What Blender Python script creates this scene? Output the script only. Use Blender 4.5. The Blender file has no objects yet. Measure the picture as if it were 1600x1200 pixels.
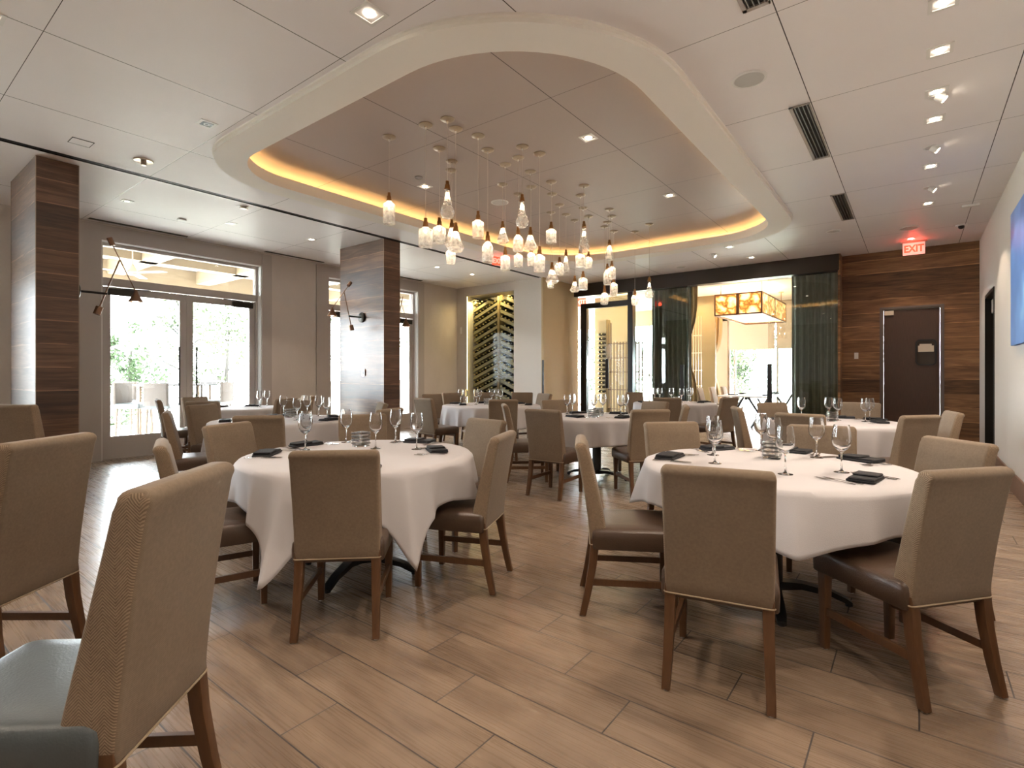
import bpy, bmesh, math, random
from math import pi, sin, cos, radians as R
from mathutils import Vector, Matrix
sc = bpy.context.scene
C = sc.collection
random.seed(7)

# ------------------------------------------------------------------ camera, world, exposure
YAW = 0.6555
cam_d = bpy.data.cameras.new('camera')
cam = bpy.data.objects.new('camera', cam_d)
C.objects.link(cam)
cam.location = (0, 0, 1.3)
cam.rotation_euler = (pi/2, 0, YAW)
cam_d.sensor_fit = 'HORIZONTAL'
cam_d.sensor_width = 36
cam_d.lens = 818/1600*36
cam_d.shift_y = -(600-584)/1600
cam_d.clip_start = 0.05
cam_d.clip_end = 300
sc.camera = cam

w = bpy.data.worlds.new('world'); sc.world = w; w.use_nodes = True
wn = w.node_tree.nodes; wl = w.node_tree.links
wn['Background'].inputs[0].default_value = (0.86, 0.92, 1.0, 1)
wn['Background'].inputs[1].default_value = 30.0

def lamp(kind, name, loc, rot, energy, color, parent=None, **kw):
    d = bpy.data.lights.new(name, kind)
    d.energy = energy; d.color = color
    for k, v in kw.items(): setattr(d, k, v)
    o = bpy.data.objects.new(name, d); C.objects.link(o)
    o.location = loc; o.rotation_euler = rot
    if parent: o.parent = parent
    return o
lamp('SUN', 'sun', (-20, 0, 20), (R(14), R(-38), 0), 24.0, (1, .95, .86), angle=R(.6))
WARM = (1.0, .72, .42)
WARM2 = (1.0, .82, .66)

sc.view_settings.view_transform = 'Standard'
sc.view_settings.look = 'None'
sc.view_settings.exposure = 0.75
sc.view_settings.gamma = 1
sc.view_settings.use_curve_mapping = False
cy = sc.cycles
cy.use_denoising = True
cy.max_bounces = 9; cy.diffuse_bounces = 5; cy.glossy_bounces = 4; cy.transmission_bounces = 8; cy.transparent_max_bounces = 24
cy.sample_clamp_indirect = 6
cy.caustics_reflective = False; cy.caustics_refractive = False
# daylight portals at the openings of the left wall and of the private room
for nm, loc, rot, sx, sy in (('portal_a', (-9.95, 3.66, 1.65), (0, -pi/2, 0), 3.3, 2.4), ('portal_b', (-9.95, 7.49, 1.65), (0, -pi/2, 0), 3.3, 2.4),
                             ('portal_c', (-9.95, -1.0, 1.65), (0, -pi/2, 0), 3.3, 2.4)):
    lamp('AREA', nm, loc, rot, 1, (1, 1, 1), shape='RECTANGLE', size=sx, size_y=sy).data.cycles.is_portal = True

# ------------------------------------------------------------------ materials
MATS = {}
def nodes(name):
    m = bpy.data.materials.new(name); m.use_nodes = True
    nt = m.node_tree; b = nt.nodes['Principled BSDF']
    MATS[name] = m
    return m, nt, b
def pbr(name, col, rough=.5, metal=0, noise=0, nscale=20, bump=0, bscale=60, spec=.5, stretch=None, coat=0):
    m, nt, b = nodes(name)
    b.inputs['Base Color'].default_value = (*col, 1)
    b.inputs['Roughness'].default_value = rough
    b.inputs['Metallic'].default_value = metal
    b.inputs['Specular IOR Level'].default_value = spec
    b.inputs['Coat Weight'].default_value = coat
    tc = nt.nodes.new('ShaderNodeTexCoord')
    mp = nt.nodes.new('ShaderNodeMapping'); nt.links.new(tc.outputs['Object'], mp.inputs[0])
    if stretch: mp.inputs['Scale'].default_value = stretch
    if noise:
        n = nt.nodes.new('ShaderNodeTexNoise'); n.inputs['Scale'].default_value = nscale; n.inputs['Detail'].default_value = 4
        nt.links.new(mp.outputs[0], n.inputs['Vector'])
        mx = nt.nodes.new('ShaderNodeMix'); mx.data_type = 'RGBA'
        mx.inputs[6].default_value = (*[c*(1-noise) for c in col], 1); mx.inputs[7].default_value = (*[min(1, c*(1+noise)) for c in col], 1)
        nt.links.new(n.outputs[0], mx.inputs[0]); nt.links.new(mx.outputs[2], b.inputs['Base Color'])
    if bump:
        n2 = nt.nodes.new('ShaderNodeTexNoise'); n2.inputs['Scale'].default_value = bscale; n2.inputs['Detail'].default_value = 3
        nt.links.new(mp.outputs[0], n2.inputs['Vector'])
        bp = nt.nodes.new('ShaderNodeBump'); bp.inputs['Strength'].default_value = bump; bp.inputs['Distance'].default_value = .01
        nt.links.new(n2.outputs[0], bp.inputs['Height']); nt.links.new(bp.outputs[0], b.inputs['Normal'])
    return m
def emis(name, col, strength):
    m, nt, b = nodes(name)
    b.inputs['Base Color'].default_value = (*col, 1)
    b.inputs['Emission Color'].default_value = (*col, 1); b.inputs['Emission Strength'].default_value = strength
    return m
def mathn(nt, op, a=None, b=None, clamp=False):
    n = nt.nodes.new('ShaderNodeMath'); n.operation = op; n.use_clamp = clamp
    for i, v in enumerate((a, b)):
        if v is None: continue
        if isinstance(v, (int, float)): n.inputs[i].default_value = v
        else: nt.links.new(v, n.inputs[i])
    return n.outputs[0]
def glassy(name, tint=(1, 1, 1), refl=.08, rough=.0, edge=1.0):
    """sheet glass: see-through with a fresnel reflection"""
    m, nt, b = nodes(name); nt.nodes.remove(b)
    out = nt.nodes['Material Output']
    t = nt.nodes.new('ShaderNodeBsdfTransparent'); t.inputs[0].default_value = (*tint, 1)
    g = nt.nodes.new('ShaderNodeBsdfGlossy'); g.inputs['Roughness'].default_value = rough; g.inputs[0].default_value = (1, 1, 1, 1)
    f = nt.nodes.new('ShaderNodeFresnel'); f.inputs[0].default_value = 1.45
    k = mathn(nt, 'MULTIPLY', f.outputs[0], edge); k = mathn(nt, 'ADD', k, refl, True)
    mx = nt.nodes.new('ShaderNodeMixShader')
    nt.links.new(k, mx.inputs[0]); nt.links.new(t.outputs[0], mx.inputs[1]); nt.links.new(g.outputs[0], mx.inputs[2])
    nt.links.new(mx.outputs[0], out.inputs[0])
    return m

def fabric(name, c1, c2, herring=False, scale=1.0):
    m, nt, b = nodes(name)
    b.inputs['Roughness'].default_value = .92; b.inputs['Specular IOR Level'].default_value = .15
    b.inputs['Sheen Weight'].default_value = .12; b.inputs['Sheen Roughness'].default_value = .5
    tc = nt.nodes.new('ShaderNodeTexCoord')
    sp = nt.nodes.new('ShaderNodeSeparateXYZ'); nt.links.new(tc.outputs['Object'], sp.inputs[0])
    if herring:
        # zigzag ribs: stripes running along z + |y zigzag|
        u = mathn(nt, 'ADD', sp.outputs[1], sp.outputs[0])
        pp = mathn(nt, 'PINGPONG', mathn(nt, 'ADD', u, 5.0), .028)
        s = mathn(nt, 'ADD', sp.outputs[2], mathn(nt, 'MULTIPLY', pp, 1.1))
        wv = mathn(nt, 'SINE', mathn(nt, 'MULTIPLY', s, 2*pi/.0078))
        h = mathn(nt, 'ADD', mathn(nt, 'MULTIPLY', wv, .5), .5)
    else:
        a = mathn(nt, 'SINE', mathn(nt, 'MULTIPLY', sp.outputs[0], 2*pi/.0045))
        c = mathn(nt, 'SINE', mathn(nt, 'MULTIPLY', sp.outputs[2], 2*pi/.0045))
        h = mathn(nt, 'ADD', mathn(nt, 'MULTIPLY', mathn(nt, 'MULTIPLY', a, c), .5), .5)
    n = nt.nodes.new('ShaderNodeTexNoise'); n.inputs['Scale'].default_value = 90; n.inputs['Detail'].default_value = 5
    nt.links.new(tc.outputs['Object'], n.inputs['Vector'])
    n2 = nt.nodes.new('ShaderNodeTexNoise'); n2.inputs['Scale'].default_value = 7; nt.links.new(tc.outputs['Object'], n2.inputs['Vector'])
    k = mathn(nt, 'ADD', mathn(nt, 'MULTIPLY', h, .62 if herring else .3), mathn(nt, 'MULTIPLY', n.outputs[0], .5))
    k = mathn(nt, 'ADD', k, mathn(nt, 'MULTIPLY', n2.outputs[0], .25), True)
    mx = nt.nodes.new('ShaderNodeMix'); mx.data_type = 'RGBA'
    mx.inputs[6].default_value = (*c1, 1); mx.inputs[7].default_value = (*c2, 1)
    nt.links.new(k, mx.inputs[0]); nt.links.new(mx.outputs[2], b.inputs['Base Color'])
    bp = nt.nodes.new('ShaderNodeBump'); bp.inputs['Strength'].default_value = .5 if herring else .25; bp.inputs['Distance'].default_value = .002
    nt.links.new(k, bp.inputs['Height']); nt.links.new(bp.outputs[0], b.inputs['Normal'])
    return m

def ceiling_mat(name, x0, sx, y0, sy, col=(.90, .87, .875)):
    m, nt, b = nodes(name)
    b.inputs['Roughness'].default_value = .46; b.inputs['Specular IOR Level'].default_value = .4
    tc = nt.nodes.new('ShaderNodeTexCoord'); sp = nt.nodes.new('ShaderNodeSeparateXYZ'); nt.links.new(tc.outputs['Object'], sp.inputs[0])
    def joint(o, o0, s, hw):
        t = mathn(nt, 'DIVIDE', mathn(nt, 'SUBTRACT', o, o0), s)
        fr = mathn(nt, 'ABSOLUTE', mathn(nt, 'SUBTRACT', t, mathn(nt, 'ROUND', t)))
        return mathn(nt, 'LESS_THAN', mathn(nt, 'MULTIPLY', fr, s), hw)
    j = mathn(nt, 'MAXIMUM', joint(sp.outputs[0], x0, sx, .0034), joint(sp.outputs[1], y0, sy, .0021))
    n = nt.nodes.new('ShaderNodeTexNoise'); n.inputs['Scale'].default_value = 1.2; nt.links.new(tc.outputs['Object'], n.inputs['Vector'])
    mx0 = nt.nodes.new('ShaderNodeMix'); mx0.data_type = 'RGBA'
    mx0.inputs[6].default_value = (*[c*.95 for c in col], 1); mx0.inputs[7].default_value = (*[c*1.04 for c in col], 1); nt.links.new(n.outputs[0], mx0.inputs[0])
    mx = nt.nodes.new('ShaderNodeMix'); mx.data_type = 'RGBA'; nt.links.new(j, mx.inputs[0])
    nt.links.new(mx0.outputs[2], mx.inputs[6]); mx.inputs[7].default_value = (.035, .025, .022, 1)
    nt.links.new(mx.outputs[2], b.inputs['Base Color'])
    return m

def plank_mat(name, sx, sz, axis, cols, rough=.42, seam=.0012, offs=0.0, grain=1.0, light_edge=True):
    """horizontal veneer planks on a vertical wall: height sz, grain along the wall"""
    m, nt, b = nodes(name)
    tc = nt.nodes.new('ShaderNodeTexCoord'); sp = nt.nodes.new('ShaderNodeSeparateXYZ'); nt.links.new(tc.outputs['Object'], sp.inputs[0])
    u = mathn(nt, 'ADD', sp.outputs[0], sp.outputs[1]); z = mathn(nt, 'ADD', sp.outputs[2], offs)
    row = mathn(nt, 'FLOOR', mathn(nt, 'DIVIDE', z, sz))
    fz = mathn(nt, 'SUBTRACT', mathn(nt, 'DIVIDE', z, sz), row)
    wn_ = nt.nodes.new('ShaderNodeTexWhiteNoise'); wn_.noise_dimensions = '1D'; nt.links.new(row, wn_.inputs['W'])
    cb = nt.nodes.new('ShaderNodeCombineXYZ')
    nt.links.new(mathn(nt, 'ADD', mathn(nt, 'MULTIPLY', u, .9*grain), mathn(nt, 'MULTIPLY', wn_.outputs[0], 37)), cb.inputs[0])
    nt.links.new(mathn(nt, 'MULTIPLY', z, 9.0*grain), cb.inputs[1]); nt.links.new(mathn(nt, 'MULTIPLY', row, 3.7), cb.inputs[2])
    n = nt.nodes.new('ShaderNodeTexNoise'); n.inputs['Scale'].default_value = 1.6; n.inputs['Detail'].default_value = 5; n.inputs['Distortion'].default_value = 1.4
    nt.links.new(cb.outputs[0], n.inputs['Vector'])
    cb2 = nt.nodes.new('ShaderNodeCombineXYZ')
    nt.links.new(mathn(nt, 'MULTIPLY', u, 4.0), cb2.inputs[0]); nt.links.new(mathn(nt, 'MULTIPLY', z, 90.0), cb2.inputs[1]); nt.links.new(row, cb2.inputs[2])
    n3 = nt.nodes.new('ShaderNodeTexNoise'); n3.inputs['Scale'].default_value = 1.5; nt.links.new(cb2.outputs[0], n3.inputs['Vector'])
    k = mathn(nt, 'ADD', mathn(nt, 'MULTIPLY', n.outputs[0], .75), mathn(nt, 'MULTIPLY', n3.outputs[0], .3))
    k = mathn(nt, 'ADD', k, mathn(nt, 'MULTIPLY', mathn(nt, 'SUBTRACT', wn_.outputs[0], .5), .32))
    cr = nt.nodes.new('ShaderNodeValToRGB'); nt.links.new(k, cr.inputs[0])
    el = cr.color_ramp.elements
    el[0].position = .28; el[0].color = (*cols[0], 1); el[1].position = .78; el[1].color = (*cols[2], 1)
    e = el.new(.52); e.color = (*cols[1], 1)
    last = cr.outputs[0]
    if light_edge:   # pale sapwood edge at some plank edges
        thr = mathn(nt, 'ADD', mathn(nt, 'MULTIPLY', n.outputs[0], .22), -.055)
        edge = mathn(nt, 'MULTIPLY', mathn(nt, 'LESS_THAN', fz, thr), mathn(nt, 'GREATER_THAN', wn_.outputs[0], .35))
        mx = nt.nodes.new('ShaderNodeMix'); mx.data_type = 'RGBA'; nt.links.new(mathn(nt, 'MULTIPLY', edge, .55), mx.inputs[0])
        nt.links.new(last, mx.inputs[6]); mx.inputs[7].default_value = (*[min(1, c*1.9) for c in cols[2]], 1); last = mx.outputs[2]
    sm = mathn(nt, 'LESS_THAN', fz, seam/sz*1.5)
    mx2 = nt.nodes.new('ShaderNodeMix'); mx2.data_type = 'RGBA'; nt.links.new(sm, mx2.inputs[0])
    nt.links.new(last, mx2.inputs[6]); mx2.inputs[7].default_value = (*[c*.4 for c in cols[0]], 1)
    nt.links.new(mx2.outputs[2], b.inputs['Base Color'])
    b.inputs['Roughness'].default_value = rough
    return m

def floor_mat():
    m, nt, b = nodes('floor_tile')
    tc = nt.nodes.new('ShaderNodeTexCoord'); sp = nt.nodes.new('ShaderNodeSeparateXYZ'); nt.links.new(tc.outputs['Object'], sp.inputs[0])
    x, y = sp.outputs[0], sp.outputs[1]
    ty = mathn(nt, 'DIVIDE', mathn(nt, 'SUBTRACT', y, 1.22), .2385)
    row = mathn(nt, 'FLOOR', ty); fy = mathn(nt, 'SUBTRACT', ty, row)
    tx = mathn(nt, 'DIVIDE', mathn(nt, 'ADD', mathn(nt, 'ADD', x, 1.2), mathn(nt, 'MULTIPLY', row, .3035)), .9105)
    col = mathn(nt, 'FLOOR', tx); fx = mathn(nt, 'SUBTRACT', tx, col)
    dy = mathn(nt, 'MULTIPLY', mathn(nt, 'MINIMUM', fy, mathn(nt, 'SUBTRACT', 1.0, fy)), .2385)
    dx = mathn(nt, 'MULTIPLY', mathn(nt, 'MINIMUM', fx, mathn(nt, 'SUBTRACT', 1.0, fx)), .9105)
    g = mathn(nt, 'LESS_THAN', mathn(nt, 'MINIMUM', dx, dy), .0028)
    cb = nt.nodes.new('ShaderNodeCombineXYZ'); nt.links.new(row, cb.inputs[0]); nt.links.new(col, cb.inputs[1])
    wn_ = nt.nodes.new('ShaderNodeTexWhiteNoise'); wn_.noise_dimensions = '2D'; nt.links.new(cb.outputs[0], wn_.inputs['Vector'])
    c3 = nt.nodes.new('ShaderNodeCombineXYZ')
    nt.links.new(mathn(nt, 'ADD', mathn(nt, 'MULTIPLY', x, 1.6), mathn(nt, 'MULTIPLY', wn_.outputs[0], 50)), c3.inputs[0])
    nt.links.new(mathn(nt, 'MULTIPLY', y, 8), c3.inputs[1]); nt.links.new(row, c3.inputs[2])
    n = nt.nodes.new('ShaderNodeTexNoise'); n.inputs['Scale'].default_value = 1.3; n.inputs['Detail'].default_value = 3.5; n.inputs['Distortion'].default_value = .8
    nt.links.new(c3.outputs[0], n.inputs['Vector'])
    c4 = nt.nodes.new('ShaderNodeCombineXYZ')
    nt.links.new(mathn(nt, 'MULTIPLY', x, 2.5), c4.inputs[0]); nt.links.new(mathn(nt, 'MULTIPLY', y, 110), c4.inputs[1])
    nf = nt.nodes.new('ShaderNodeTexNoise'); nf.inputs['Scale'].default_value = 1.2; nt.links.new(c4.outputs[0], nf.inputs['Vector'])
    k = mathn(nt, 'ADD', mathn(nt, 'MULTIPLY', n.outputs[0], .9), mathn(nt, 'MULTIPLY', nf.outputs[0], .06))
    k = mathn(nt, 'ADD', k, mathn(nt, 'MULTIPLY', mathn(nt, 'SUBTRACT', wn_.outputs[0], .5), .10))
    cr = nt.nodes.new('ShaderNodeValToRGB'); nt.links.new(k, cr.inputs[0]); el = cr.color_ramp.elements
    el[0].position = .30; el[0].color = (.160, .110, .074, 1); el[1].position = .75; el[1].color = (.30, .218, .152, 1)
    e = el.new(.52); e.color = (.235, .167, .114, 1)
    mx = nt.nodes.new('ShaderNodeMix'); mx.data_type = 'RGBA'; nt.links.new(g, mx.inputs[0]); nt.links.new(cr.outputs[0], mx.inputs[6]); mx.inputs[7].default_value = (.028, .020, .016, 1)
    nt.links.new(mx.outputs[2], b.inputs['Base Color'])
    b.inputs['Specular IOR Level'].default_value = .5
    nt.links.new(mathn(nt, 'ADD', mathn(nt, 'MULTIPLY', nf.outputs[0], .03), mathn(nt, 'ADD', mathn(nt, 'MULTIPLY', g, .3), .26)), b.inputs['Roughness'])
    bp = nt.nodes.new('ShaderNodeBump'); bp.inputs['Strength'].default_value = .25; bp.inputs['Distance'].default_value = .002
    nt.links.new(mathn(nt, 'SUBTRACT', mathn(nt, 'MULTIPLY', nf.outputs[0], .04), g), bp.inputs['Height']); nt.links.new(bp.outputs[0], b.inputs['Normal'])
    return m

def bump_glass(name, milk, tintc):
    m, nt, b = nodes(name); nt.nodes.remove(b)
    out = nt.nodes['Material Output']
    tc = nt.nodes.new('ShaderNodeTexCoord')
    vo = nt.nodes.new('ShaderNodeTexVoronoi'); vo.inputs['Scale'].default_value = 42; nt.links.new(tc.outputs['Object'], vo.inputs['Vector'])
    no = nt.nodes.new('ShaderNodeTexNoise'); no.inputs['Scale'].default_value = 30; nt.links.new(tc.outputs['Object'], no.inputs['Vector'])
    bp = nt.nodes.new('ShaderNodeBump'); bp.inputs['Strength'].default_value = .9; bp.inputs['Distance'].default_value = .01; nt.links.new(vo.outputs[0], bp.inputs['Height'])
    t = nt.nodes.new('ShaderNodeBsdfTransparent'); t.inputs[0].default_value = (.96, .94, .92, 1)
    g = nt.nodes.new('ShaderNodeBsdfGlossy'); g.inputs['Roughness'].default_value = .08; nt.links.new(bp.outputs[0], g.inputs['Normal'])
    tr = nt.nodes.new('ShaderNodeBsdfTranslucent'); tr.inputs[0].default_value = (*tintc, 1); nt.links.new(bp.outputs[0], tr.inputs['Normal'])
    f = nt.nodes.new('ShaderNodeLayerWeight'); f.inputs[0].default_value = .35; nt.links.new(bp.outputs[0], f.inputs['Normal'])
    m1 = nt.nodes.new('ShaderNodeMixShader'); nt.links.new(mathn(nt, 'MULTIPLY', f.outputs[1], .7, True), m1.inputs[0]); nt.links.new(t.outputs[0], m1.inputs[1]); nt.links.new(g.outputs[0], m1.inputs[2])
    m2 = nt.nodes.new('ShaderNodeMixShader'); nt.links.new(mathn(nt, 'MULTIPLY', no.outputs[0], milk*2, True), m2.inputs[0]); nt.links.new(m1.outputs[0], m2.inputs[1]); nt.links.new(tr.outputs[0], m2.inputs[2])
    nt.links.new(m2.outputs[0], out.inputs[0])
    return m

def onyx_mat():
    m, nt, b = nodes('onyx_panel')
    tc = nt.nodes.new('ShaderNodeTexCoord')
    vo = nt.nodes.new('ShaderNodeTexVoronoi'); vo.feature = 'DISTANCE_TO_EDGE'; vo.inputs['Scale'].default_value = 6
    no = nt.nodes.new('ShaderNodeTexNoise'); no.inputs['Scale'].default_value = 3; no.inputs['Detail'].default_value = 3
    nt.links.new(tc.outputs['Object'], no.inputs['Vector'])
    ad = nt.nodes.new('ShaderNodeMixRGB'); ad.inputs[0].default_value = .35; nt.links.new(tc.outputs['Object'], ad.inputs[1]); nt.links.new(no.outputs[1], ad.inputs[2])
    nt.links.new(ad.outputs[0], vo.inputs['Vector'])
    cr = nt.nodes.new('ShaderNodeValToRGB'); el = cr.color_ramp.elements
    el[0].position = 0; el[0].color = (.22, .07, .01, 1); el[1].position = .34; el[1].color = (1.0, .78, .45, 1); e = el.new(.10); e.color = (.75, .32, .06, 1)
    nt.links.new(vo.outputs[0], cr.inputs[0])
    nt.links.new(cr.outputs[0], b.inputs['Base Color']); nt.links.new(cr.outputs[0], b.inputs['Emission Color'])
    b.inputs['Emission Strength'].default_value = .85
    b.inputs['Roughness'].default_value = .3
    return m

def art_mat():
    m, nt, b = nodes('abstract_painting')
    tc = nt.nodes.new('ShaderNodeTexCoord')
    wv = nt.nodes.new('ShaderNodeTexWave'); wv.inputs['Scale'].default_value = 1.1; wv.inputs['Distortion'].default_value = 5; nt.links.new(tc.outputs['Object'], wv.inputs['Vector'])
    cr = nt.nodes.new('ShaderNodeValToRGB'); el = cr.color_ramp.elements
    el[0].color = (.07, .19, .5, 1); el[1].color = (.35, .68, .85, 1); e = el.new(.5); e.color = (.13, .32, .68, 1)
    nt.links.new(wv.outputs[0], cr.inputs[0]); nt.links.new(cr.outputs[0], b.inputs['Base Color']); b.inputs['Roughness'].default_value = .4
    return m

FAB = fabric('chair_weave', (.122, .086, .056), (.295, .226, .160))
HER = fabric('chair_herringbone', (.072, .046, .026), (.34, .25, .17), herring=True)
LEA = pbr('brown_leather', (.075, .046, .030), .30, noise=.2, nscale=9, bump=.12, bscale=160)
LEAB = pbr('slate_leather', (.075, .09, .095), .36, noise=.2, nscale=9, bump=.12, bscale=160)
LEG = pbr('chair_leg_wood', (.105, .047, .018), .38, noise=.35, nscale=14, stretch=(6, 6, .8))
PIPE = pbr('fabric_piping', (.36, .28, .19), .9)
GLIDE = pbr('nylon_glide', (.6, .58, .54), .4)
CLOTH = pbr('white_linen', (.56, .54, .55), .82, noise=.03, nscale=4, bump=.15, bscale=300, spec=.2)
NAP = pbr('black_linen', (.010, .010, .013), .75, bump=.2, bscale=300)
STEEL = pbr('cutlery_steel', (.72, .70, .68), .16, 1)
IRON = pbr('black_cast_iron', (.012, .012, .012), .42, bump=.1)
def real_glass(name, col, rough=0):
    m, nt, b = nodes(name)
    b.inputs['Base Color'].default_value = (*col, 1); b.inputs['Roughness'].default_value = rough; b.inputs['Transmission Weight'].default_value = 1; b.inputs['IOR'].default_value = 1.45
    return m
WG = real_glass('wine_glass', (.99, .99, .99))
VG = real_glass('votive_glass', (.98, .98, .97), .03)
PANE = glassy('window_pane', (.97, .99, .98), .0, .0, .8)
PANE3 = glassy('niche_pane', (.97, .99, .98), .0, .0, .10)
PANE2 = glassy('partition_glass', (.84, .89, .86), .03, .0, 1.0)
CEIL = ceiling_mat('ceiling_panels', -.68, 1.285, .85, 1.367)
CEIL2 = ceiling_mat('ceiling_panels_left', -8.62, 4.0, .85, 1.367)
CEIL3 = ceiling_mat('ceiling_panels_recess_shaded', -2.53, 1.295, 2.50, 1.345, (.43, .36, .325))  # shade of the recess put into the colour, darker than the outer panels
RING = pbr('soffit_plaster', (.90, .86, .80), .6)
WHITE = pbr('white_enamel', (.82, .81, .79), .35)
BLACK = pbr('black_recess', (.012, .011, .010), .5)
DARKM = pbr('dark_bronze', (.028, .024, .020), .38, .6)
ALU = pbr('vent_aluminium', (.55, .56, .57), .3, .9)
FRAME = pbr('taupe_frame', (.43, .385, .35), .5)
PLAST = pbr('taupe_plaster', (.58, .53, .485), .8, noise=.09, nscale=3, bump=.3, bscale=22, stretch=(1, 1, .5))
PLASTL = pbr('ribbed_wallcovering', (.60, .565, .52), .75, noise=.06, nscale=60, bump=.25, bscale=90, stretch=(4, 4, .12))
PLASTR = pbr('pale_wallcovering', (.62, .58, .53), .75, noise=.07, nscale=50, bump=.3, bscale=70, stretch=(4, 4, .12))
TAN = pbr('tan_ribbed_wallcovering', (.50, .37, .21), .75, noise=.07, nscale=60, bump=.25, bscale=90, stretch=(4, 4, .12))
WALNUT = plank_mat('walnut_planks', 1, .245, 0, ((.066, .029, .012), (.175, .082, .034), (.32, .165, .070)), .36, offs=.03)
WALNUTC = plank_mat('column_walnut', 1, .245, 0, ((.045, .020, .012), (.10, .048, .027), (.20, .105, .058)), .38, offs=.11)
DOORW = pbr('wenge_door', (.070, .036, .023), .4, noise=.45, nscale=20, stretch=(9, 9, .35))
FLOOR = floor_mat()
BASEB = pbr('brown_baseboard', (.15, .078, .045), .3, noise=.25, nscale=5)
BRASS = pbr('aged_brass', (.30, .15, .055), .38, .85)
BRONZE = pbr('sconce_bronze', (.20, .11, .065), .38, .75)
NICKEL = pbr('satin_nickel', (.46, .385, .29), .28, .5)
CORD = pbr('clear_cord', (.62, .54, .47), .4)
XTAL = bump_glass('seeded_crystal', .40, (1, .93, .84))
XCLR = bump_glass('clear_crystal', .22, (1, .93, .85))
BULB = emis('warm_led', (1, .80, .55), 70)
LENS = emis('downlight_lens', (1, .86, .66), 22)
LENSO = pbr('unlit_lens', (.35, .34, .33), .2)
LED = emis('cove_led', (1, .63, .25), 8)
EXR = emis('exit_red', (1, .05, .02), 1.5)
EXW = emis('exit_face', (1, .55, .48), .32)
ONYX = onyx_mat()
ART = art_mat()
GREEN1 = pbr('foliage_green', (.022, .045, .012), .7, noise=.4, nscale=1.5)
GREEN2 = pbr('foliage_pale', (.045, .062, .026), .7, noise=.4, nscale=1.5)
BARK = pbr('bark', (.03, .026, .022), .9, noise=.3)
GRASS = pbr('sunlit_ground', (.50, .49, .42), .9, noise=.3, nscale=.6)
DECK = pbr('patio_deck', (.80, .77, .74), .6, noise=.06, nscale=5)
CREAM = pbr('cream_beam', (.24, .185, .12), .6)
PWHITE = pbr('patio_white', (.30, .295, .285), .6)
DRAPE = pbr('tan_drape', (.50, .36, .19), .7, noise=.08, nscale=8)
SHEER = pbr('smoke_sheer', (.34, .37, .32), .75, noise=.2, nscale=8)
SHADE = pbr('roller_shade', (.62, .50, .38), .85, noise=.06, nscale=40)
BOTTLE = pbr('dark_bottle_glass', (.012, .014, .008), .12)
FOIL = pbr('bottle_foil', (.55, .42, .16), .3, .7)
RACK = pbr('olive_rack', (.23, .20, .11), .5)
GOLDW = pbr('golden_wall', (.20, .145, .060), .6)
RACKM = pbr('rack_brass', (.085, .048, .016), .45, .2)
NICHEL = emis('niche_led', (1, .72, .25), 5)
PAPER = pbr('beige_notice', (.62, .52, .40), .6)
BLUEBLK = pbr('door_gasket', (.02, .02, .02), .5)

# ------------------------------------------------------------------ helpers
def nb(): return bmesh.new()
def obj(name, bm, mats, parent=None, smooth=False, loc=(0, 0, 0), rot=(0, 0, 0)):
    me = bpy.data.meshes.new(name)
    bmesh.ops.recalc_face_normals(bm, faces=bm.faces)
    bm.to_mesh(me); bm.free()
    for m in (mats if isinstance(mats, (list, tuple)) else [mats]): me.materials.append(m)
    if smooth:
        for p in me.polygons: p.use_smooth = True
        if smooth != 'all':
            me.set_sharp_from_angle(angle=R(smooth if smooth is not True else 40))
    o = bpy.data.objects.new(name, me); C.objects.link(o)
    o.location = loc; o.rotation_euler = rot
    if parent: o.parent = parent
    return o
def thing(name, label, cat, loc=(0, 0, 0), rz=0, group=None):
    o = bpy.data.objects.new(name, None); C.objects.link(o)
    o.location = loc; o.rotation_euler = (0, 0, rz); o.empty_display_size = .1
    return tag(o, label, cat, group)
def tag(o, label, cat, group=None, kind=None):
    o['label'] = label; o['category'] = cat
    if group: o['group'] = group
    if kind: o['kind'] = kind
    return o
def struct(o):
    o['kind'] = 'structure'; return o
def dup(root, loc=None, rz=None, label=None, group=None):
    r = root.copy(); C.objects.link(r)
    if loc is not None: r.location = loc
    if rz is not None: r.rotation_euler = (0, 0, rz)
    if label: r['label'] = label
    if group: r['group'] = group
    for ch in list(root.children):
        c = ch.copy(); C.objects.link(c); c.parent = r
        for g in list(ch.children):
            d = g.copy(); C.objects.link(d); d.parent = c
    return r
def box(bm, x0, x1, y0, y1, z0, z1, mi=0, bev=0):
    vs = [bm.verts.new((x, y, z)) for x in (x0, x1) for y in (y0, y1) for z in (z0, z1)]
    fs = [bm.faces.new([vs[i] for i in q]) for q in ((0, 1, 3, 2), (4, 6, 7, 5), (0, 4, 5, 1), (2, 3, 7, 6), (0, 2, 6, 4), (1, 5, 7, 3))]
    for f in fs: f.material_index = mi
    if bev:
        es = list({e for f in fs for e in f.edges})
        bmesh.ops.bevel(bm, geom=es, offset=bev, segments=2, affect='EDGES', profile=.5)
def bx(*a, **k):
    bm = nb(); box(bm, *a, **k); return bm
def lathe(bm, prof, n=24, c=(0, 0, 0), mi=0, sq=None):
    rings = []
    for r, z in prof:
        if r < 1e-5: rings.append([bm.verts.new((c[0], c[1], c[2]+z))]); continue
        rings.append([bm.verts.new((c[0]+r*cos(2*pi*i/n), c[1]+r*sin(2*pi*i/n), c[2]+z)) for i in range(n)])
    for a, b in zip(rings, rings[1:]):
        for i in range(n):
            j = (i+1) % n
            if len(a) == 1 and len(b) == 1: continue
            if len(a) == 1: f = bm.faces.new((a[0], b[i], b[j]))
            elif len(b) == 1: f = bm.faces.new((a[i], b[0], a[j]))
            else: f = bm.faces.new((a[i], b[i], b[j], a[j]))
            f.material_index = mi
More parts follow.
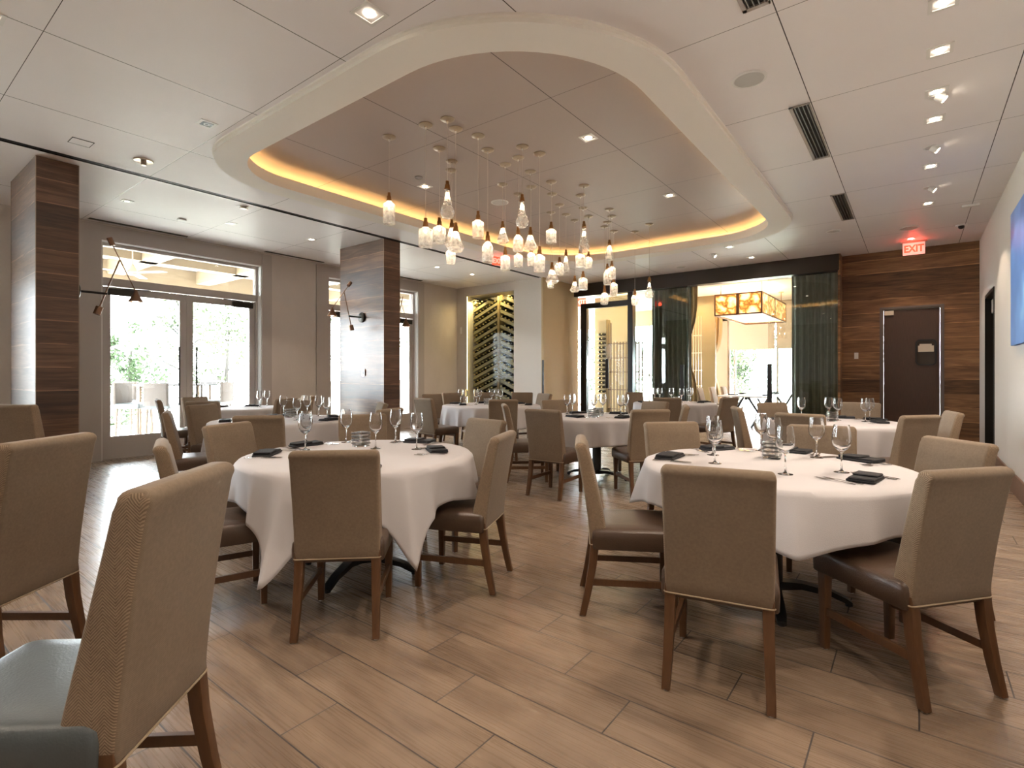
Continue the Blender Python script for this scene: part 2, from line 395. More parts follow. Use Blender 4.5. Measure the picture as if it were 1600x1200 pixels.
def tube(bm, pts, r, n=8, caps=True, mi=0, r2=None):
    pts = [Vector(p) for p in pts]; rings = []
    up = Vector((0, 0, 1))
    for i, p in enumerate(pts):
        t = (pts[min(i+1, len(pts)-1)]-pts[max(i-1, 0)]).normalized()
        a = t.cross(up)
        if a.length < 1e-3: a = t.cross(Vector((1, 0, 0)))
        a.normalize(); b = t.cross(a).normalized()
        rr = r if r2 is None else r+(r2-r)*i/(len(pts)-1)
        rings.append([bm.verts.new(p+a*rr*cos(2*pi*k/n)+b*rr*sin(2*pi*k/n)) for k in range(n)])
    for p, q in zip(rings, rings[1:]):
        for k in range(n):
            f = bm.faces.new((p[k], p[(k+1) % n], q[(k+1) % n], q[k])); f.material_index = mi
    if caps:
        for q in (rings[0], rings[-1]):
            f = bm.faces.new(q); f.material_index = mi
def loft(bm, loops, cap0=True, cap1=True, mi=None):
    rings = [[bm.verts.new(p) for p in lp] for lp in loops]
    n = len(rings[0]); fs = []
    for a, b in zip(rings, rings[1:]):
        for i in range(n): fs.append(bm.faces.new((a[i], a[(i+1) % n], b[(i+1) % n], b[i])))
    if cap0: fs.append(bm.faces.new(rings[0]))
    if cap1: fs.append(bm.faces.new(rings[-1]))
    return fs
def rrect(w, t, r, n=4):
    """rounded rectangle outline centred on 0"""
    pts = []
    for cx, cy, a0 in ((w/2-r, t/2-r, 0), (-w/2+r, t/2-r, pi/2), (-w/2+r, -t/2+r, pi), (w/2-r, -t/2+r, 3*pi/2)):
        for i in range(n+1):
            a = a0+pi/2*i/n; pts.append((cx+r*cos(a), cy+r*sin(a)))
    return pts

# ------------------------------------------------------------------ room shell
HC = 3.55
XL, XR, YB, YG, YW, YS = -9.6, .87, 10.1, 11.6, 11.82, -4.0
struct(obj('floor', bx(-9.95, 1.1, YS-.1, 19.2, -.06, 0), FLOOR))

# ring soffit outline (rounded rectangle with its own corner radii)
def ring_outline(ins, n=18):
    x0, x1, y0, y1 = -6.22+ins, -1.38-ins, 2.28+ins, 9.42-ins
    out = []
    for cx, cy, r, a0 in ((x1, y1, 1.25, 0), (x0, y1, 1.75, pi/2), (x0, y0, 1.0, pi), (x1, y0, 1.55, 1.5*pi)):
        r = max(r-ins, .2)
        ccx = cx-r if cx == x1 else cx+r; ccy = cy-r if cy == y1 else cy+r
        for i in range(n+1):
            a = a0+pi/2*i/n; out.append((ccx+r*cos(a), ccy+r*sin(a)))
    return out
def flat_fill(outer, hole, z):
    bm = nb()
    def loop(pts):
        vs = [bm.verts.new((x, y, z)) for x, y in pts]
        return [bm.edges.new((vs[i], vs[(i+1) % len(vs)])) for i in range(len(vs))]
    es = loop(outer)+(loop(hole) if hole else [])
    bmesh.ops.triangle_fill(bm, use_beauty=True, use_dissolve=False, edges=es)
    return bm
struct(obj('ceiling', flat_fill([(-6.90, YS), (XR, YS), (XR, YW), (-6.90, YW)], ring_outline(.03), HC), CEIL))
struct(obj('ceiling_left', flat_fill([(-9.9, YS), (-6.97, YS), (-6.97, YB+.05), (-9.9, YB+.05)], None, HC), CEIL2))
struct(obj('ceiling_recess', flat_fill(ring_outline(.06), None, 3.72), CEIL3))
struct(obj('ceiling_slab', bx(-10.0, 1.1, YS-.2, 12.0, 3.80, 3.95), WHITE))
bm = nb()
prof = [(-.018, 3.55), (-.018, 3.535), (0, 3.527), (0, 3.50), (.30, 3.50), (.30, 3.625), (.285, 3.625), (.285, 3.56), (.05, 3.56), (.05, 3.73)]
loft(bm, [[(x, y, z) for x, y in ring_outline(i)] for i, z in prof], False, False)
ring = struct(obj('trim_ring_soffit', bm, RING, smooth=30))
bm = nb()
loft(bm, [[(x, y, z) for x, y in ring_outline(i)] for i, z in ((.12, 3.566), (.15, 3.575), (.18, 3.566))], False, False)
obj('led_strip', bm, LED, ring)
# long shadow slot between the two ceiling fields
bm = nb(); box(bm, -6.97, -6.90, YS, YB, HC+.001, HC+.06); slot = struct(obj('trim_ceiling_slot', bm, BLACK))
bm = nb(); box(bm, -6.975, -6.965, YS, YB, HC-.010, HC+.004); box(bm, -6.932, -6.924, YS, YB, HC-.004, HC+.004); obj('slot_rail', bm, DARKM, slot)

# left wall with three openings
OPEN = [(-2.3, .3), (2.45, 4.86), (6.26, 8.72)]
bm = nb(); y = YS
for a, b in OPEN:
    box(bm, XL-.3, XL, y, a, 0, HC); box(bm, XL-.3, XL, a, b, 3.3, HC); y = b
box(bm, XL-.3, XL, y, YB+.2, 0, HC)
struct(obj('wall_left', bm, PLAST))
bm = nb()
for a, b in OPEN:    # wide flat surrounds, projecting a little
    box(bm, XL-.01, XL+.025, a-.28, a, 0, HC-.03, bev=.003); box(bm, XL-.01, XL+.025, b, b+.19, 0, HC-.03, bev=.003)
    box(bm, XL-.01, XL+.022, a, b, 3.3, HC-.03)
struct(obj('trim_window_surround', bm, FRAME))
bm = nb()
for a, b in OPEN:    # white reveals
    box(bm, XL-.28, XL+.001, b-.012, b-.001, 0, 3.3); box(bm, XL-.28, XL+.001, a+.001, a+.012, 0, 3.3); box(bm, XL-.28, XL+.001, a, b, 3.288, 3.299)
struct(obj('trim_window_reveal', bm, WHITE))
def glazed_door(n, a, b):
    """double glass door with transom light in the opening a..b of the left wall"""
    x = XL-.16; m = (a+b)/2
    bm = nb()
    for y0, y1 in ((a+.012, a+.05), (b-.05, b-.012)): box(bm, x-.05, x+.05, y0, y1, 0, 3.288, bev=.004)
    box(bm, x-.05, x+.05, a+.05, b-.05, 2.64, 2.76, bev=.004); box(bm, x-.05, x+.05, a+.05, b-.05, 3.24, 3.288)
    box(bm, x-.06, x+.06, a+.012, b-.012, 0, .012)
    root = struct(obj('door_%d' % n, bm, FRAME))
    obj('transom_pane', bx(x-.006, x+.006, a+.05, b-.05, 2.76, 3.24), PANE, root)
    for s, y0, y1 in ((-1, a+.052, m-.002), (1, m+.002, b-.052)):
        bm = nb()
        box(bm, x-.025, x+.025, y0, y0+.10, .012, 2.63, bev=.003); box(bm, x-.025, x+.025, y1-.10, y1, .012, 2.63, bev=.003)
        box(bm, x-.025, x+.025, y0+.1, y1-.1, .012, .34); box(bm, x-.025, x+.025, y0+.1, y1-.1, 2.52, 2.63)
        lf = obj('door_leaf', bm, FRAME, root)
        obj('glass_pane', bx(x-.005, x+.005, y0+.1, y1-.1, .34, 2.52), PANE, lf)
        hy = y1-.13 if s < 0 else y0+.13
        bm = nb(); tube(bm, [(x+.09, hy, .78), (x+.09, hy, 1.75)], .014, 10)
        for z in (.9, 1.65): tube(bm, [(x+.02, hy, z), (x+.09, hy, z)], .009, 8)
        obj('pull_handle', bm, DARKM, lf)
        cyy = y0+.06 if s < 0 else y1-.42
        bm = nb(); box(bm, x+.026, x+.09, cyy, cyy+.36, 2.50, 2.60, bev=.006)
        tube(bm, [(x+.06, cyy+.18, 2.605), (x+.10, cyy+.18+s*-.35, 2.62)], .008, 6)
        obj('door_closer', bm, DARKM, lf)
    return root
glazed_door(1, *OPEN[1]); glazed_door(2, *OPEN[2]); glazed_door(3, *OPEN[0])

# wall with the wine niche, and the tan return beside it
NX0, NX1, NZ0, NZ1 = -9.25, -7.71, .45, 3.33
bm = nb()
box(bm, XL-.3, NX0, YB, YB+.7, 0, HC); box(bm, NX1, -6.90, YB, YB+.7, 0, HC); box(bm, NX0, NX1, YB, YB+.7, NZ1, HC); box(bm, NX0, NX1, YB, YB+.7, 0, NZ0)
box(bm, NX0, NX1, YB+.62, YB+.7, NZ0, NZ1)
struct(obj('wall_back_left', bm, PLASTL))
struct(obj('wall_tan_return', bx(-6.90, -6.85, YB, YG+.1, 0, HC), TAN))
struct(obj('trim_niche_corner', bx(-6.88, -6.84, YB-.012, YB+.02, 0, 1.62), DARKM))
# walnut wall with the service door, right wall, rear wall
DX0, DX1, DZ = -.51, .41, 2.52
bm = nb(); box(bm, -1.12, DX0, YW, YW+.15, 0, HC); box(bm, DX1, XR, YW, YW+.15, 0, HC); box(bm, DX0, DX1, YW, YW+.15, DZ, HC)
box(bm, -1.14, -1.10, YG-.1, YW, 0, HC)
struct(obj('wall_back_right', bm, WALNUT))
RY0, RY1, RZ = 9.73, 10.87, 2.5
bm = nb(); box(bm, XR, XR+.2, YS, RY0, 0, HC); box(bm, XR, XR+.2, RY1, YW+.15, 0, HC); box(bm, XR, XR+.2, RY0, RY1, RZ, HC)
struct(obj('wall_right', bm, PLASTR))
bm = nb(); box(bm, XL-.3, XR+.2, YS-.15, YS, 0, HC); struct(obj('wall_rear', bm, PLASTL))
bm = nb(); box(bm, XR-.022, XR, YS, RY0-.01, 0, .21, bev=.004); struct(obj('baseboard_right', bm, BASEB))
bm = nb(); box(bm, -1.10, DX0-.05, YW-.015, YW, 0, .10); box(bm, DX1+.05, XR, YW-.015, YW, 0, .10); struct(obj('baseboard_back', bm, BASEB))
bm = nb()
ys = [YS, -2.6, .5, 2.16, 5.06, 5.97, 8.92, YB]
for i in range(0, 8, 2): box(bm, XL, XL+.018, ys[i], ys[i+1], 0, .12, bev=.003)
struct(obj('baseboard_left', bm, FRAME))

# service door in the walnut wall
bm = nb(); box(bm, DX0, DX0+.035, YW-.02, YW+.12, 0, DZ); box(bm, DX1-.035, DX1, YW-.02, YW+.12, 0, DZ); box(bm, DX0+.035, DX1-.035, YW-.02, YW+.12, DZ-.035, DZ)
d4 = struct(obj('door_4', bm, pbr('door_frame_grey', (.13, .10, .085), .4)))
bm = nb(); box(bm, DX0+.035, DX0+.055, YW-.005, YW+.10, 0, DZ-.035); box(bm, DX1-.055, DX1-.035, YW-.005, YW+.10, 0, DZ-.035); box(bm, DX0+.055, DX1-.055, YW-.005, YW+.1, DZ-.055, DZ-.035)
obj('door_stop', bm, pbr('door_stop_pale', (.17, .135, .10), .8), d4)
dl = obj('door_leaf', bx(DX0+.058, DX1-.058, YW+.03, YW+.075, .01, DZ-.058), DOORW, d4)
bm = nb()
lo = [[(.16+x, YW+yy, 1.68+z) for x, z in rrect(.30, .46, .07, 6)] for yy in (.03, .012, .012, .022)]
li = [(.16+x, YW+.012, 1.68+z) for x, z in rrect(.25, .41, .05, 6)]; li2 = [(.16+x, YW+.026, 1.68+z) for x, z in rrect(.25, .41, .05, 6)]
loft(bm, [lo[0], lo[1], li, li2], False, False)
obj('vision_panel_frame', bm, BLACK, dl)
bm = nb(); bm.faces.new([bm.verts.new((.16+x, YW+.027, 1.68+z)) for x, z in rrect(.25, .41, .05, 6)]); obj('vision_panel_glass', bm, pbr('smoked_glass', (.05, .035, .025), .15), dl)
bm = nb(); box(bm, .05, .27, YW+.018, YW+.025, 1.69, 1.80); box(bm, .07, .24, YW+.018, YW+.025, 1.80, 1.83); obj('notice', bm, PAPER, dl)
bm = nb(); box(bm, -.44, -.30, YW-.012, YW+.03, DZ-.15, DZ-.07, bev=.004); obj('closer_box', bm, PAPER, dl)
# metal door in the right wall
bm = nb()
box(bm, XR-.01, XR+.2, RY0, RY0+.04, 0, RZ); box(bm, XR-.01, XR+.2, RY1-.04, RY1, 0, RZ); box(bm, XR-.01, XR+.2, RY0, RY1, RZ-.05, RZ)
d5 = struct(obj('door_5', bm, DARKM))
obj('door_leaf', bx(XR+.13, XR+.17, RY0+.04, RY1-.04, .01, RZ-.05), pbr('brushed_metal', (.33, .28, .23), .28, .8), d5)
bm = nb(); box(bm, XR+.02, XR+.13, RY0+.5, RY0+.62, RZ-.32, RZ-.12, bev=.01); obj('door_closer', bm, ALU, d5)

def outlet(name, label, cat, x0, x1, z0, z1, y, axis='y', mat=WHITE, dark=False):
    bm = nb(); box(bm, x0, x1, y-.008, y, z0, z1, bev=.002)
    o = tag(obj(name, bm, mat), label, cat)
    bm = nb(); c = (x0+x1)/2; box(bm, c-.016, c+.016, y-.012, y-.008, (z0+z1)/2-.035, (z0+z1)/2+.035, bev=.002)
    obj('rocker', bm, BLACK if dark else WHITE, o)
    return o
outlet('light_switch', 'white light switch on the walnut wall left of the dark service door', 'switch', -.905, -.84, 1.58, 1.70, YW)
outlet('wall_outlet', 'small steel outlet plate on the pale face of the second wood column', 'outlet', -7.55, -7.47, 1.26, 1.38, 5.575, mat=ALU, dark=True)
bm = nb(); box(bm, XL+.12, XL+.18, YB-.012, YB, 2.35, 2.52, bev=.003)
tag(obj('wall_sensor', bm, WHITE), 'small white sensor on the plaster wall left of the wine display', 'sensor')

# two walnut clad columns
for i, (x0, x1, y0, y1) in enumerate(((-8.36, -7.15, 1.28, 1.63), (-8.19, -6.975, 5.585, 5.925))):
    bm = nb(); box(bm, x0, x1, y0, y1, 0, HC-.005)
    o = struct(obj('wall_column' if i == 0 else 'wall_column', bm, WALNUTC))
    bm = nb()
    for xx in (x0, x1):
        for yy in (y0, y1): box(bm, xx-.003, xx+.003, yy-.003, yy+.003, 0, HC-.005)
    obj('corner_bead', bm, pbr('bead_%d' % i, (.30, .22, .15), .3), o)

# painting on the right wall
bm = nb(); box(bm, XR-.045, XR-.001, 6.9, 7.79, 1.6, 3.02, bev=.004)
o = tag(obj('painting', bm, ART), 'large blue abstract canvas on the pale right wall', 'painting')

ordl = ['first', 'second', 'third', 'fourth', 'fifth', 'sixth', 'seventh', 'eighth', 'ninth', 'tenth', 'eleventh', 'twelfth', 'thirteenth', 'fourteenth', 'fifteenth', 'sixteenth', 'seventeenth', 'eighteenth', 'nineteenth', 'twentieth']
# ------------------------------------------------------------------ ceiling fittings
def downlight(x, y, z, label, group, e=14, lit=True, frame=.075, warm=WARM2, ang=95, blend=.25):
    o = thing('recessed_downlight', label, 'ceiling light', (x, y, z), 0, group)
    bm = nb()
    a, b = frame, frame-.022
    for s in ((-a, a, -a, -b), (-a, a, b, a), (-a, -b, -b, b), (b, a, -b, b)): box(bm, *s, -.006, .012)
    obj('trim_frame', bm, WHITE, o)
    bm = nb(); box(bm, -b, b, -b, b, .004, .008); obj('baffle', bm, pbr('baffle', (.28, .25, .22), .5) if 'baffle' not in MATS else MATS['baffle'], o)
    bm = nb(); lathe(bm, [(0, -.006), (.032, -.006), (.038, .004)], 20); obj('lens', bm, LENS if lit else LENSO, o)
    if lit:
        lamp('SPOT', 'lamp_light', (0, 0, -.02), (0, 0, 0), e, warm, o, spot_size=R(ang), spot_blend=blend, shadow_soft_size=.035)
    return o
G1 = 'square recessed downlights'
SPOT_E = 60
rowlab = ['nearest', 'second', 'third', 'fourth']
for i, y in enumerate((4.11, 4.70, 5.38, 5.94)):
    downlight(.14, y, HC, 'lit square downlight in the right ceiling row, %s from the top edge' % ('first', 'second', 'third', 'fourth')[i], G1, SPOT_E)
for i, y in enumerate((7.26, 8.82)):
    downlight(.14, y, HC, 'small lit downlight in the right hand ceiling row, %s tilted spot' % ('between the two', 'beyond the last')[i], G1, SPOT_E)
downlight(-.05, 10.96, HC, 'lit downlight in the ceiling just above the exit sign on the walnut wall', G1, SPOT_E*.5)
downlight(-2.70, 2.05, HC, 'lit square downlight near the oval soffit at the top edge of the picture', G1, SPOT_E*1.2, frame=.085)
downlight(-2.60, 9.72, HC, 'lit downlight between the soffit corner and the glass partition, nearer the soffit', G1, SPOT_E*.6)
downlight(-2.50, 10.84, HC, 'lit downlight close above the dark partition header', G1, SPOT_E*.6)
for i, (x, y) in enumerate(((-5.01, 4.67), (-2.65, 4.73), (-2.63, 6.93))):
    downlight(x, y, 3.72, 'lit square downlight inside the soffit recess, %s' % ('left behind the pendants', 'right of the pendants and nearer', 'far right near the glowing cove')[i], G1, SPOT_E*.7)
for i, (x, y, lit) in enumerate(((-8.13, 2.35, False), (-8.10, 3.65, False), (-8.0, 4.9, True), (-7.97, 7.78, True), (-7.93, 8.84, True))):
    downlight(x, y, HC, ('unlit' if not lit else 'lit')+' downlight in the window side ceiling, %s of the five along the wall' % ('nearest', 'second', 'third', 'fourth', 'farthest')[i], G1, SPOT_E*.5, lit, .06)
# unseen downlights added behind the camera to brighten the room
for i, (x, y) in enumerate(((.14, 2.9), (.14, 1.6), (.14, .3), (-2.7, .6), (-4.6, .6), (-2.7, -1.6), (-5.2, -1.6), (-.3, -2.4))):
    downlight(x, y, HC, 'added fill downlight behind the camera, %s of eight' % ordl[i], G1, SPOT_E)

def gimbal(x, y, label):
    o = thing('tilted_spotlight', label, 'ceiling light', (x, y, HC), 0, 'tilted ceiling spotlights')
    bm = nb(); lathe(bm, [(.052, .004), (.062, .0), (.060, -.008), (.045, -.008), (.042, .003)], 24); obj('trim_ring', bm, WHITE, o, smooth=True)
    bm = nb(); lathe(bm, [(0, -.055), (.030, -.055), (.034, -.03), (.034, .01)], 20)
    h = obj('lamp_head', bm, WHITE, o, smooth=True, loc=(.012, 0, -.008), rot=(0, R(-48), 0))
    bm = nb(); lathe(bm, [(0, -.0555), (.026, -.0555)], 16); obj('lens', bm, LENS, h)
    lamp('SPOT', 'lamp_light', (.07, 0, -.055), (0, R(62), 0), 28, WARM2, o, spot_size=R(60), spot_blend=.6, shadow_soft_size=.02)
gimbal(.13, 6.66, 'tilted round spotlight in the right ceiling row, nearer of two between downlights')
gimbal(.14, 8.09, 'tilted round spotlight in the right ceiling row, farther of two between downlights')
gimbal(.14, 5.45, 'tilted round spotlight beside the third square downlight of the right row')
gimbal(-3.01, 10.1, 'tilted round spotlight in the strip of ceiling before the partition header')

def vent(y0, y1, label):
    x0, x1 = -.845, -.69
    o = thing('linear_vent', label, 'vent', ((x0+x1)/2, (y0+y1)/2, HC), 0, 'slatted ceiling vents')
    hx, hy = (x1-x0)/2, (y1-y0)/2
    bm = nb(); box(bm, -hx, hx, -hy, hy, -.002, -.0005); obj('backing', bm, BLACK, o)
    bm = nb()
    for s in ((-hx, -hx+.025, -hy, hy), (hx-.008, hx, -hy, hy), (-hx, hx, -hy, -hy+.01), (-hx, hx, hy-.03, hy)): box(bm, *s, -.012, -.001)
    obj('frame', bm, FRAME, o)
    for k in range(4):
        xx = -hx+.038+k*.030
        obj('slat', bx(xx+.002, xx+.007, -hy+.01, hy-.03, -.016, -.003), ALU, o)
vent(2.25, 3.46, 'slatted black air vent at the top edge of the picture')
vent(4.94, 6.28, 'long slatted air vent, the middle one right of the soffit')
vent(7.68, 9.03, 'short looking slatted air vent nearest the exit sign')
def slotvent(y0, y1, label):
    o = tag(obj('slot_diffuser', bx(-9.475, -9.42, y0, y1, HC-.006, HC+.002), BLACK), label, 'vent', 'thin ceiling slot diffusers')
    obj('flange', bx(-9.485, -9.475, y0-.01, y1+.01, HC-.009, HC), FRAME, o)
slotvent(2.27, 3.56, 'thin black slot diffuser in the ceiling above the near glass doors')
slotvent(4.86, 6.06, 'thin black slot diffuser above the plaster pier between the windows')
slotvent(7.2, 8.71, 'thin black slot diffuser above the far window behind the second column')

def disc(name, x, y, z, r, label, cat, mat=WHITE, th=.012, inner=None):
    o = thing(name, label, cat, (x, y, z))
    bm = nb(); lathe(bm, [(0, -th*.6), (r*.86, -th*.6), (r*.88, -th), (r, -th*.5), (r, 0)], 40); obj('cover', bm, mat, o, smooth=True)
    if inner:
        bm = nb(); lathe(bm, [(0, -th*.7), (r*.84, -th*.7)], 40); obj('grille', bm, inner, o)
    return o
GRL = pbr('speaker_grille', (.60, .585, .56), .6, bump=.5, bscale=600)
disc('ceiling_speaker', -1.0, 4.27, HC, .125, 'round white ceiling speaker right of the soffit, nearest the camera', 'speaker', inner=GRL)
disc('ceiling_speaker', -.07, 10.13, HC, .13, 'round white ceiling speaker in front of the exit sign', 'speaker', inner=GRL)
disc('ceiling_speaker', -4.64, 5.75, 3.72, .125, 'round white ceiling speaker inside the soffit recess behind the pendants', 'speaker', inner=GRL)
disc('ceiling_speaker', -1.01, 9.64, HC, .10, 'small round white speaker beyond the third air vent', 'speaker', inner=GRL)
disc('ceiling_speaker', -3.9, 10.9, HC, .10, 'faint round ceiling cover above the dark header left of the spotlights', 'speaker', inner=GRL)
disc('smoke_detector', -4.84, 4.41, 3.72, .05, 'small dark grey disc on the recess ceiling left of the pendants', 'detector', mat=pbr('grey_disc', (.30, .27, .25), .5))
disc('ceiling_speaker', -8.45, 6.15, HC, .09, 'flat white disc on the ceiling left of the second column', 'speaker')
# security camera
o = disc('security_camera', .56, 10.42, HC, .07, 'small white dome camera on the ceiling right of the exit sign', 'camera', th=.02)
bm = nb(); lathe(bm, [(.038, -.015), (.036, -.04), (.022, -.056), (0, -.062)], 20); obj('dome', bm, BLACK, o, smooth=True)
o = tag(obj('ceiling_sensor', bx(.50, .68, 9.2, 9.27, HC-.03, HC-.001, bev=.006), WHITE), 'white rectangular sensor on the ceiling joint near the right wall', 'sensor')
# sprinkler and other odds
def sprink(x, y, label):
    o = thing('ceiling_sprinkler', label, 'sprinkler', (x, y, HC))
    bm = nb(); lathe(bm, [(0, -.004), (.055, -.004), (.085, -.012), (.09, -.002), (.09, 0)], 32); obj('escutcheon', bm, NICKEL, o, smooth=True)
    bm = nb(); lathe(bm, [(.026, -.005), (.026, -.05), (.020, -.052), (0, -.052)], 12); box(bm, -.05, -.03, -.008, .008, -.03, -.005); box(bm, .03, .05, -.008, .008, -.03, -.005)
    obj('deflector', bm, NICKEL, o)
sprink(-6.45, 2.01, 'round brushed nickel ceiling fitting near the dark ceiling slot')
o = tag(obj('access_panel', bx(-6.50, -6.34, 1.40, 1.56, HC-.004, HC-.0005), MATS['ceiling_panels_left']), 'small flush white hatch outlined on the ceiling above the first wood column', 'access panel')
bm = nb()
for s in ((-6.505, -6.335, 1.395, 1.40), (-6.505, -6.335, 1.56, 1.565), (-6.505, -6.50, 1.4, 1.56), (-6.34, -6.335, 1.4, 1.56)): box(bm, *s, HC-.005, HC-.0003)
obj('hatch_gap', bm, BLACK, o)
o = thing('emergency_fitting', 'small white square fitting with black baffle left of the soffit', 'ceiling light', (-5.05, 2.06, HC), 0)
bm = nb(); box(bm, -.07, .07, -.07, .07, -.005, 0); obj('plate', bm, WHITE, o)
bm = nb(); box(bm, -.045, .045, -.045, .045, -.007, -.005); k = obj('baffle', bm, BLACK, o)
bm = nb(); lathe(bm, [(.015, -.008), (.026, -.008)], 16); obj('lens_ring', bm, WHITE, o)
o = thing('ceiling_spotlight_star', 'grey star shaped sprinkler plate near the dark ceiling slot', 'sprinkler', (-7.16, 3.39, HC), .4)
o.name = 'sprinkler_plate'
bm = nb(); box(bm, -.07, .07, -.07, .07, -.004, 0); obj('plate', bm, WHITE, o)
bm = nb(); lathe(bm, [(0, -.03), (.035, -.028), (.04, -.01), (.02, -.004)], 8); box(bm, -.06, .06, -.012, .012, -.02, -.008); box(bm, -.012, .012, -.06, .06, -.02, -.008); obj('deflector', bm, NICKEL, o)
tag(obj('smoke_detector', bx(-8.50, -8.40, 3.06, 3.16, HC-.025, HC-.001, bev=.01), WHITE), 'small white detector on the window side ceiling above the near doors', 'detector')

# ------------------------------------------------------------------ exit signs
def text_mesh(txt, size, ext, mat, parent, loc, rot):
    cu = bpy.data.curves.new('lettering', 'FONT'); cu.body = txt; cu.size = size; cu.extrude = ext; cu.align_x = 'CENTER'; cu.align_y = 'CENTER'; cu.offset = .006
    t = bpy.data.objects.new('lettering', cu); C.objects.link(t)
    dg = bpy.context.evaluated_depsgraph_get(); me = bpy.data.meshes.new_from_object(t.evaluated_get(dg))
    bpy.data.objects.remove(t)
    me.materials.clear(); me.materials.append(mat)
    o = bpy.data.objects.new('lettering', me); C.objects.link(o); o.parent = parent; o.location = loc; o.rotation_euler = rot
    return o
def exit_sign(x, y, zt, rz, label, s=1.0, red=False):
    o = thing('exit_sign', label, 'exit sign', (x, y, zt), rz, 'exit signs')
    w_, h_ = .30*s, .20*s
    bm = nb(); box(bm, -w_*.6, w_*.6, -.02, .02, -.025, 0, bev=.003); obj('canopy', bm, NICKEL, o)
    bm = nb(); box(bm, -w_/2, w_/2, -.006, .006, -.03-h_, -.025, bev=.002); p = obj('panel', bm, EXR if red else EXW, o)
    tx = text_mesh('EXIT', .165*s, .001, EXR if not red else EXW, o, (0, -.008, -.03-h_/2), (pi/2, 0, 0)); tx.scale = (.80, 1.0, 1)
    lamp('POINT', 'lamp_light', (0, -.12, -.12), (0, 0, 0), 1.2, (1, .05, .02), o, shadow_soft_size=.05)
exit_sign(-.01, 11.2, HC, 0, 'illuminated red exit sign hanging before the walnut wall', 1.0)
exit_sign(-6.3, 7.75, HC, R(60), 'red exit sign partly hidden behind the left pendants', .75, True)
exit_sign(-8.2, 14.1, 3.66, R(20), 'red exit sign seen through the glass transom beside the tan wall', 1.3, True)

# ------------------------------------------------------------------ sconces
def sconce(loc, ny, label, pts, L=.28):
    """loc: wall plate centre; ny: +1/-1 direction of the arm along y; pts in the plane x,z relative to the arm end"""
    o = thing('swing_arm_sconce', label, 'wall lamp', loc, 0, 'bronze swing arm wall lamps')
    bm = nb(); lathe(bm, [(0, 0), (.085, 0), (.085, .022), (.075, .03), (0, .03)], 28)
    bmesh.ops.rotate(bm, verts=bm.verts, cent=(0, 0, 0), matrix=Matrix.Rotation(-ny*pi/2, 3, 'X')); obj('wall_plate', bm, DARKM, o, smooth=True)
    bm = nb(); tube(bm, [(0, 0, 0), (0, ny*L, 0)], .013, 10); obj('arm', bm, DARKM, o)
    e = Vector((0, ny*L, 0))
    def at(p): return e+Vector((0, ny*p[0], p[1]))
    wa, j, wb, sh = pts
    bm = nb(); tube(bm, [at(wa), at(j)], .008, 8); obj('lower_rod', bm, BRONZE, o)
    bm = nb(); tube(bm, [at(wb), at((sh[0]*.93+j[0]*.07, sh[1]+.02))], .006, 8); obj('upper_rod', bm, BRONZE, o)
    for p, q, r in ((wa, j, .036), (wb, j, .028)):
        d = (at(q)-at(p)).normalized(); bm = nb(); tube(bm, [at(p)-d*.045, at(p)+d*.045], r, 16); obj('counterweight', bm, BRASS if 0 else BRONZE, o, smooth=True)
    s = obj('lamp_shade', (lambda b: (lathe(b, [(.012, .07), (.018, .05), (.024, .03), (.078, -.075), (.074, -.075), (.02, .028), (0, .03)], 28), b)[1])(nb()), BRONZE, o, smooth=True, loc=at((sh[0], sh[1]-.05)))
    bm = nb(); lathe(bm, [(0, -.062), (.066, -.062)], 20); obj('bulb_disc', bm, LENS, s)
    lamp('SPOT', 'lamp_light', at((sh[0], sh[1]-.13)), (0, 0, 0), 9, WARM2, o, spot_size=R(120), spot_blend=.5, shadow_soft_size=.03)
sconce((-7.28, 1.63, 2.21), 1, 'bronze swing arm lamp reaching past the dark wood column over the glass doors', ((-.08, -.20), (.12, .40), (.04, .60), (.28, .06)))
sconce((-7.55, 5.585, 2.27), -1, 'bronze swing arm lamp on the pale face of the second column', ((-.06, -.19), (.09, .41), (-.02, .54), (.31, .10)))
sconce((-7.20, 5.925, 2.25), 1, 'bronze swing arm lamp peeking out behind the second column', ((-.10, -.2), (.06, .42), (-.06, .56), (.13, .02)), .20)

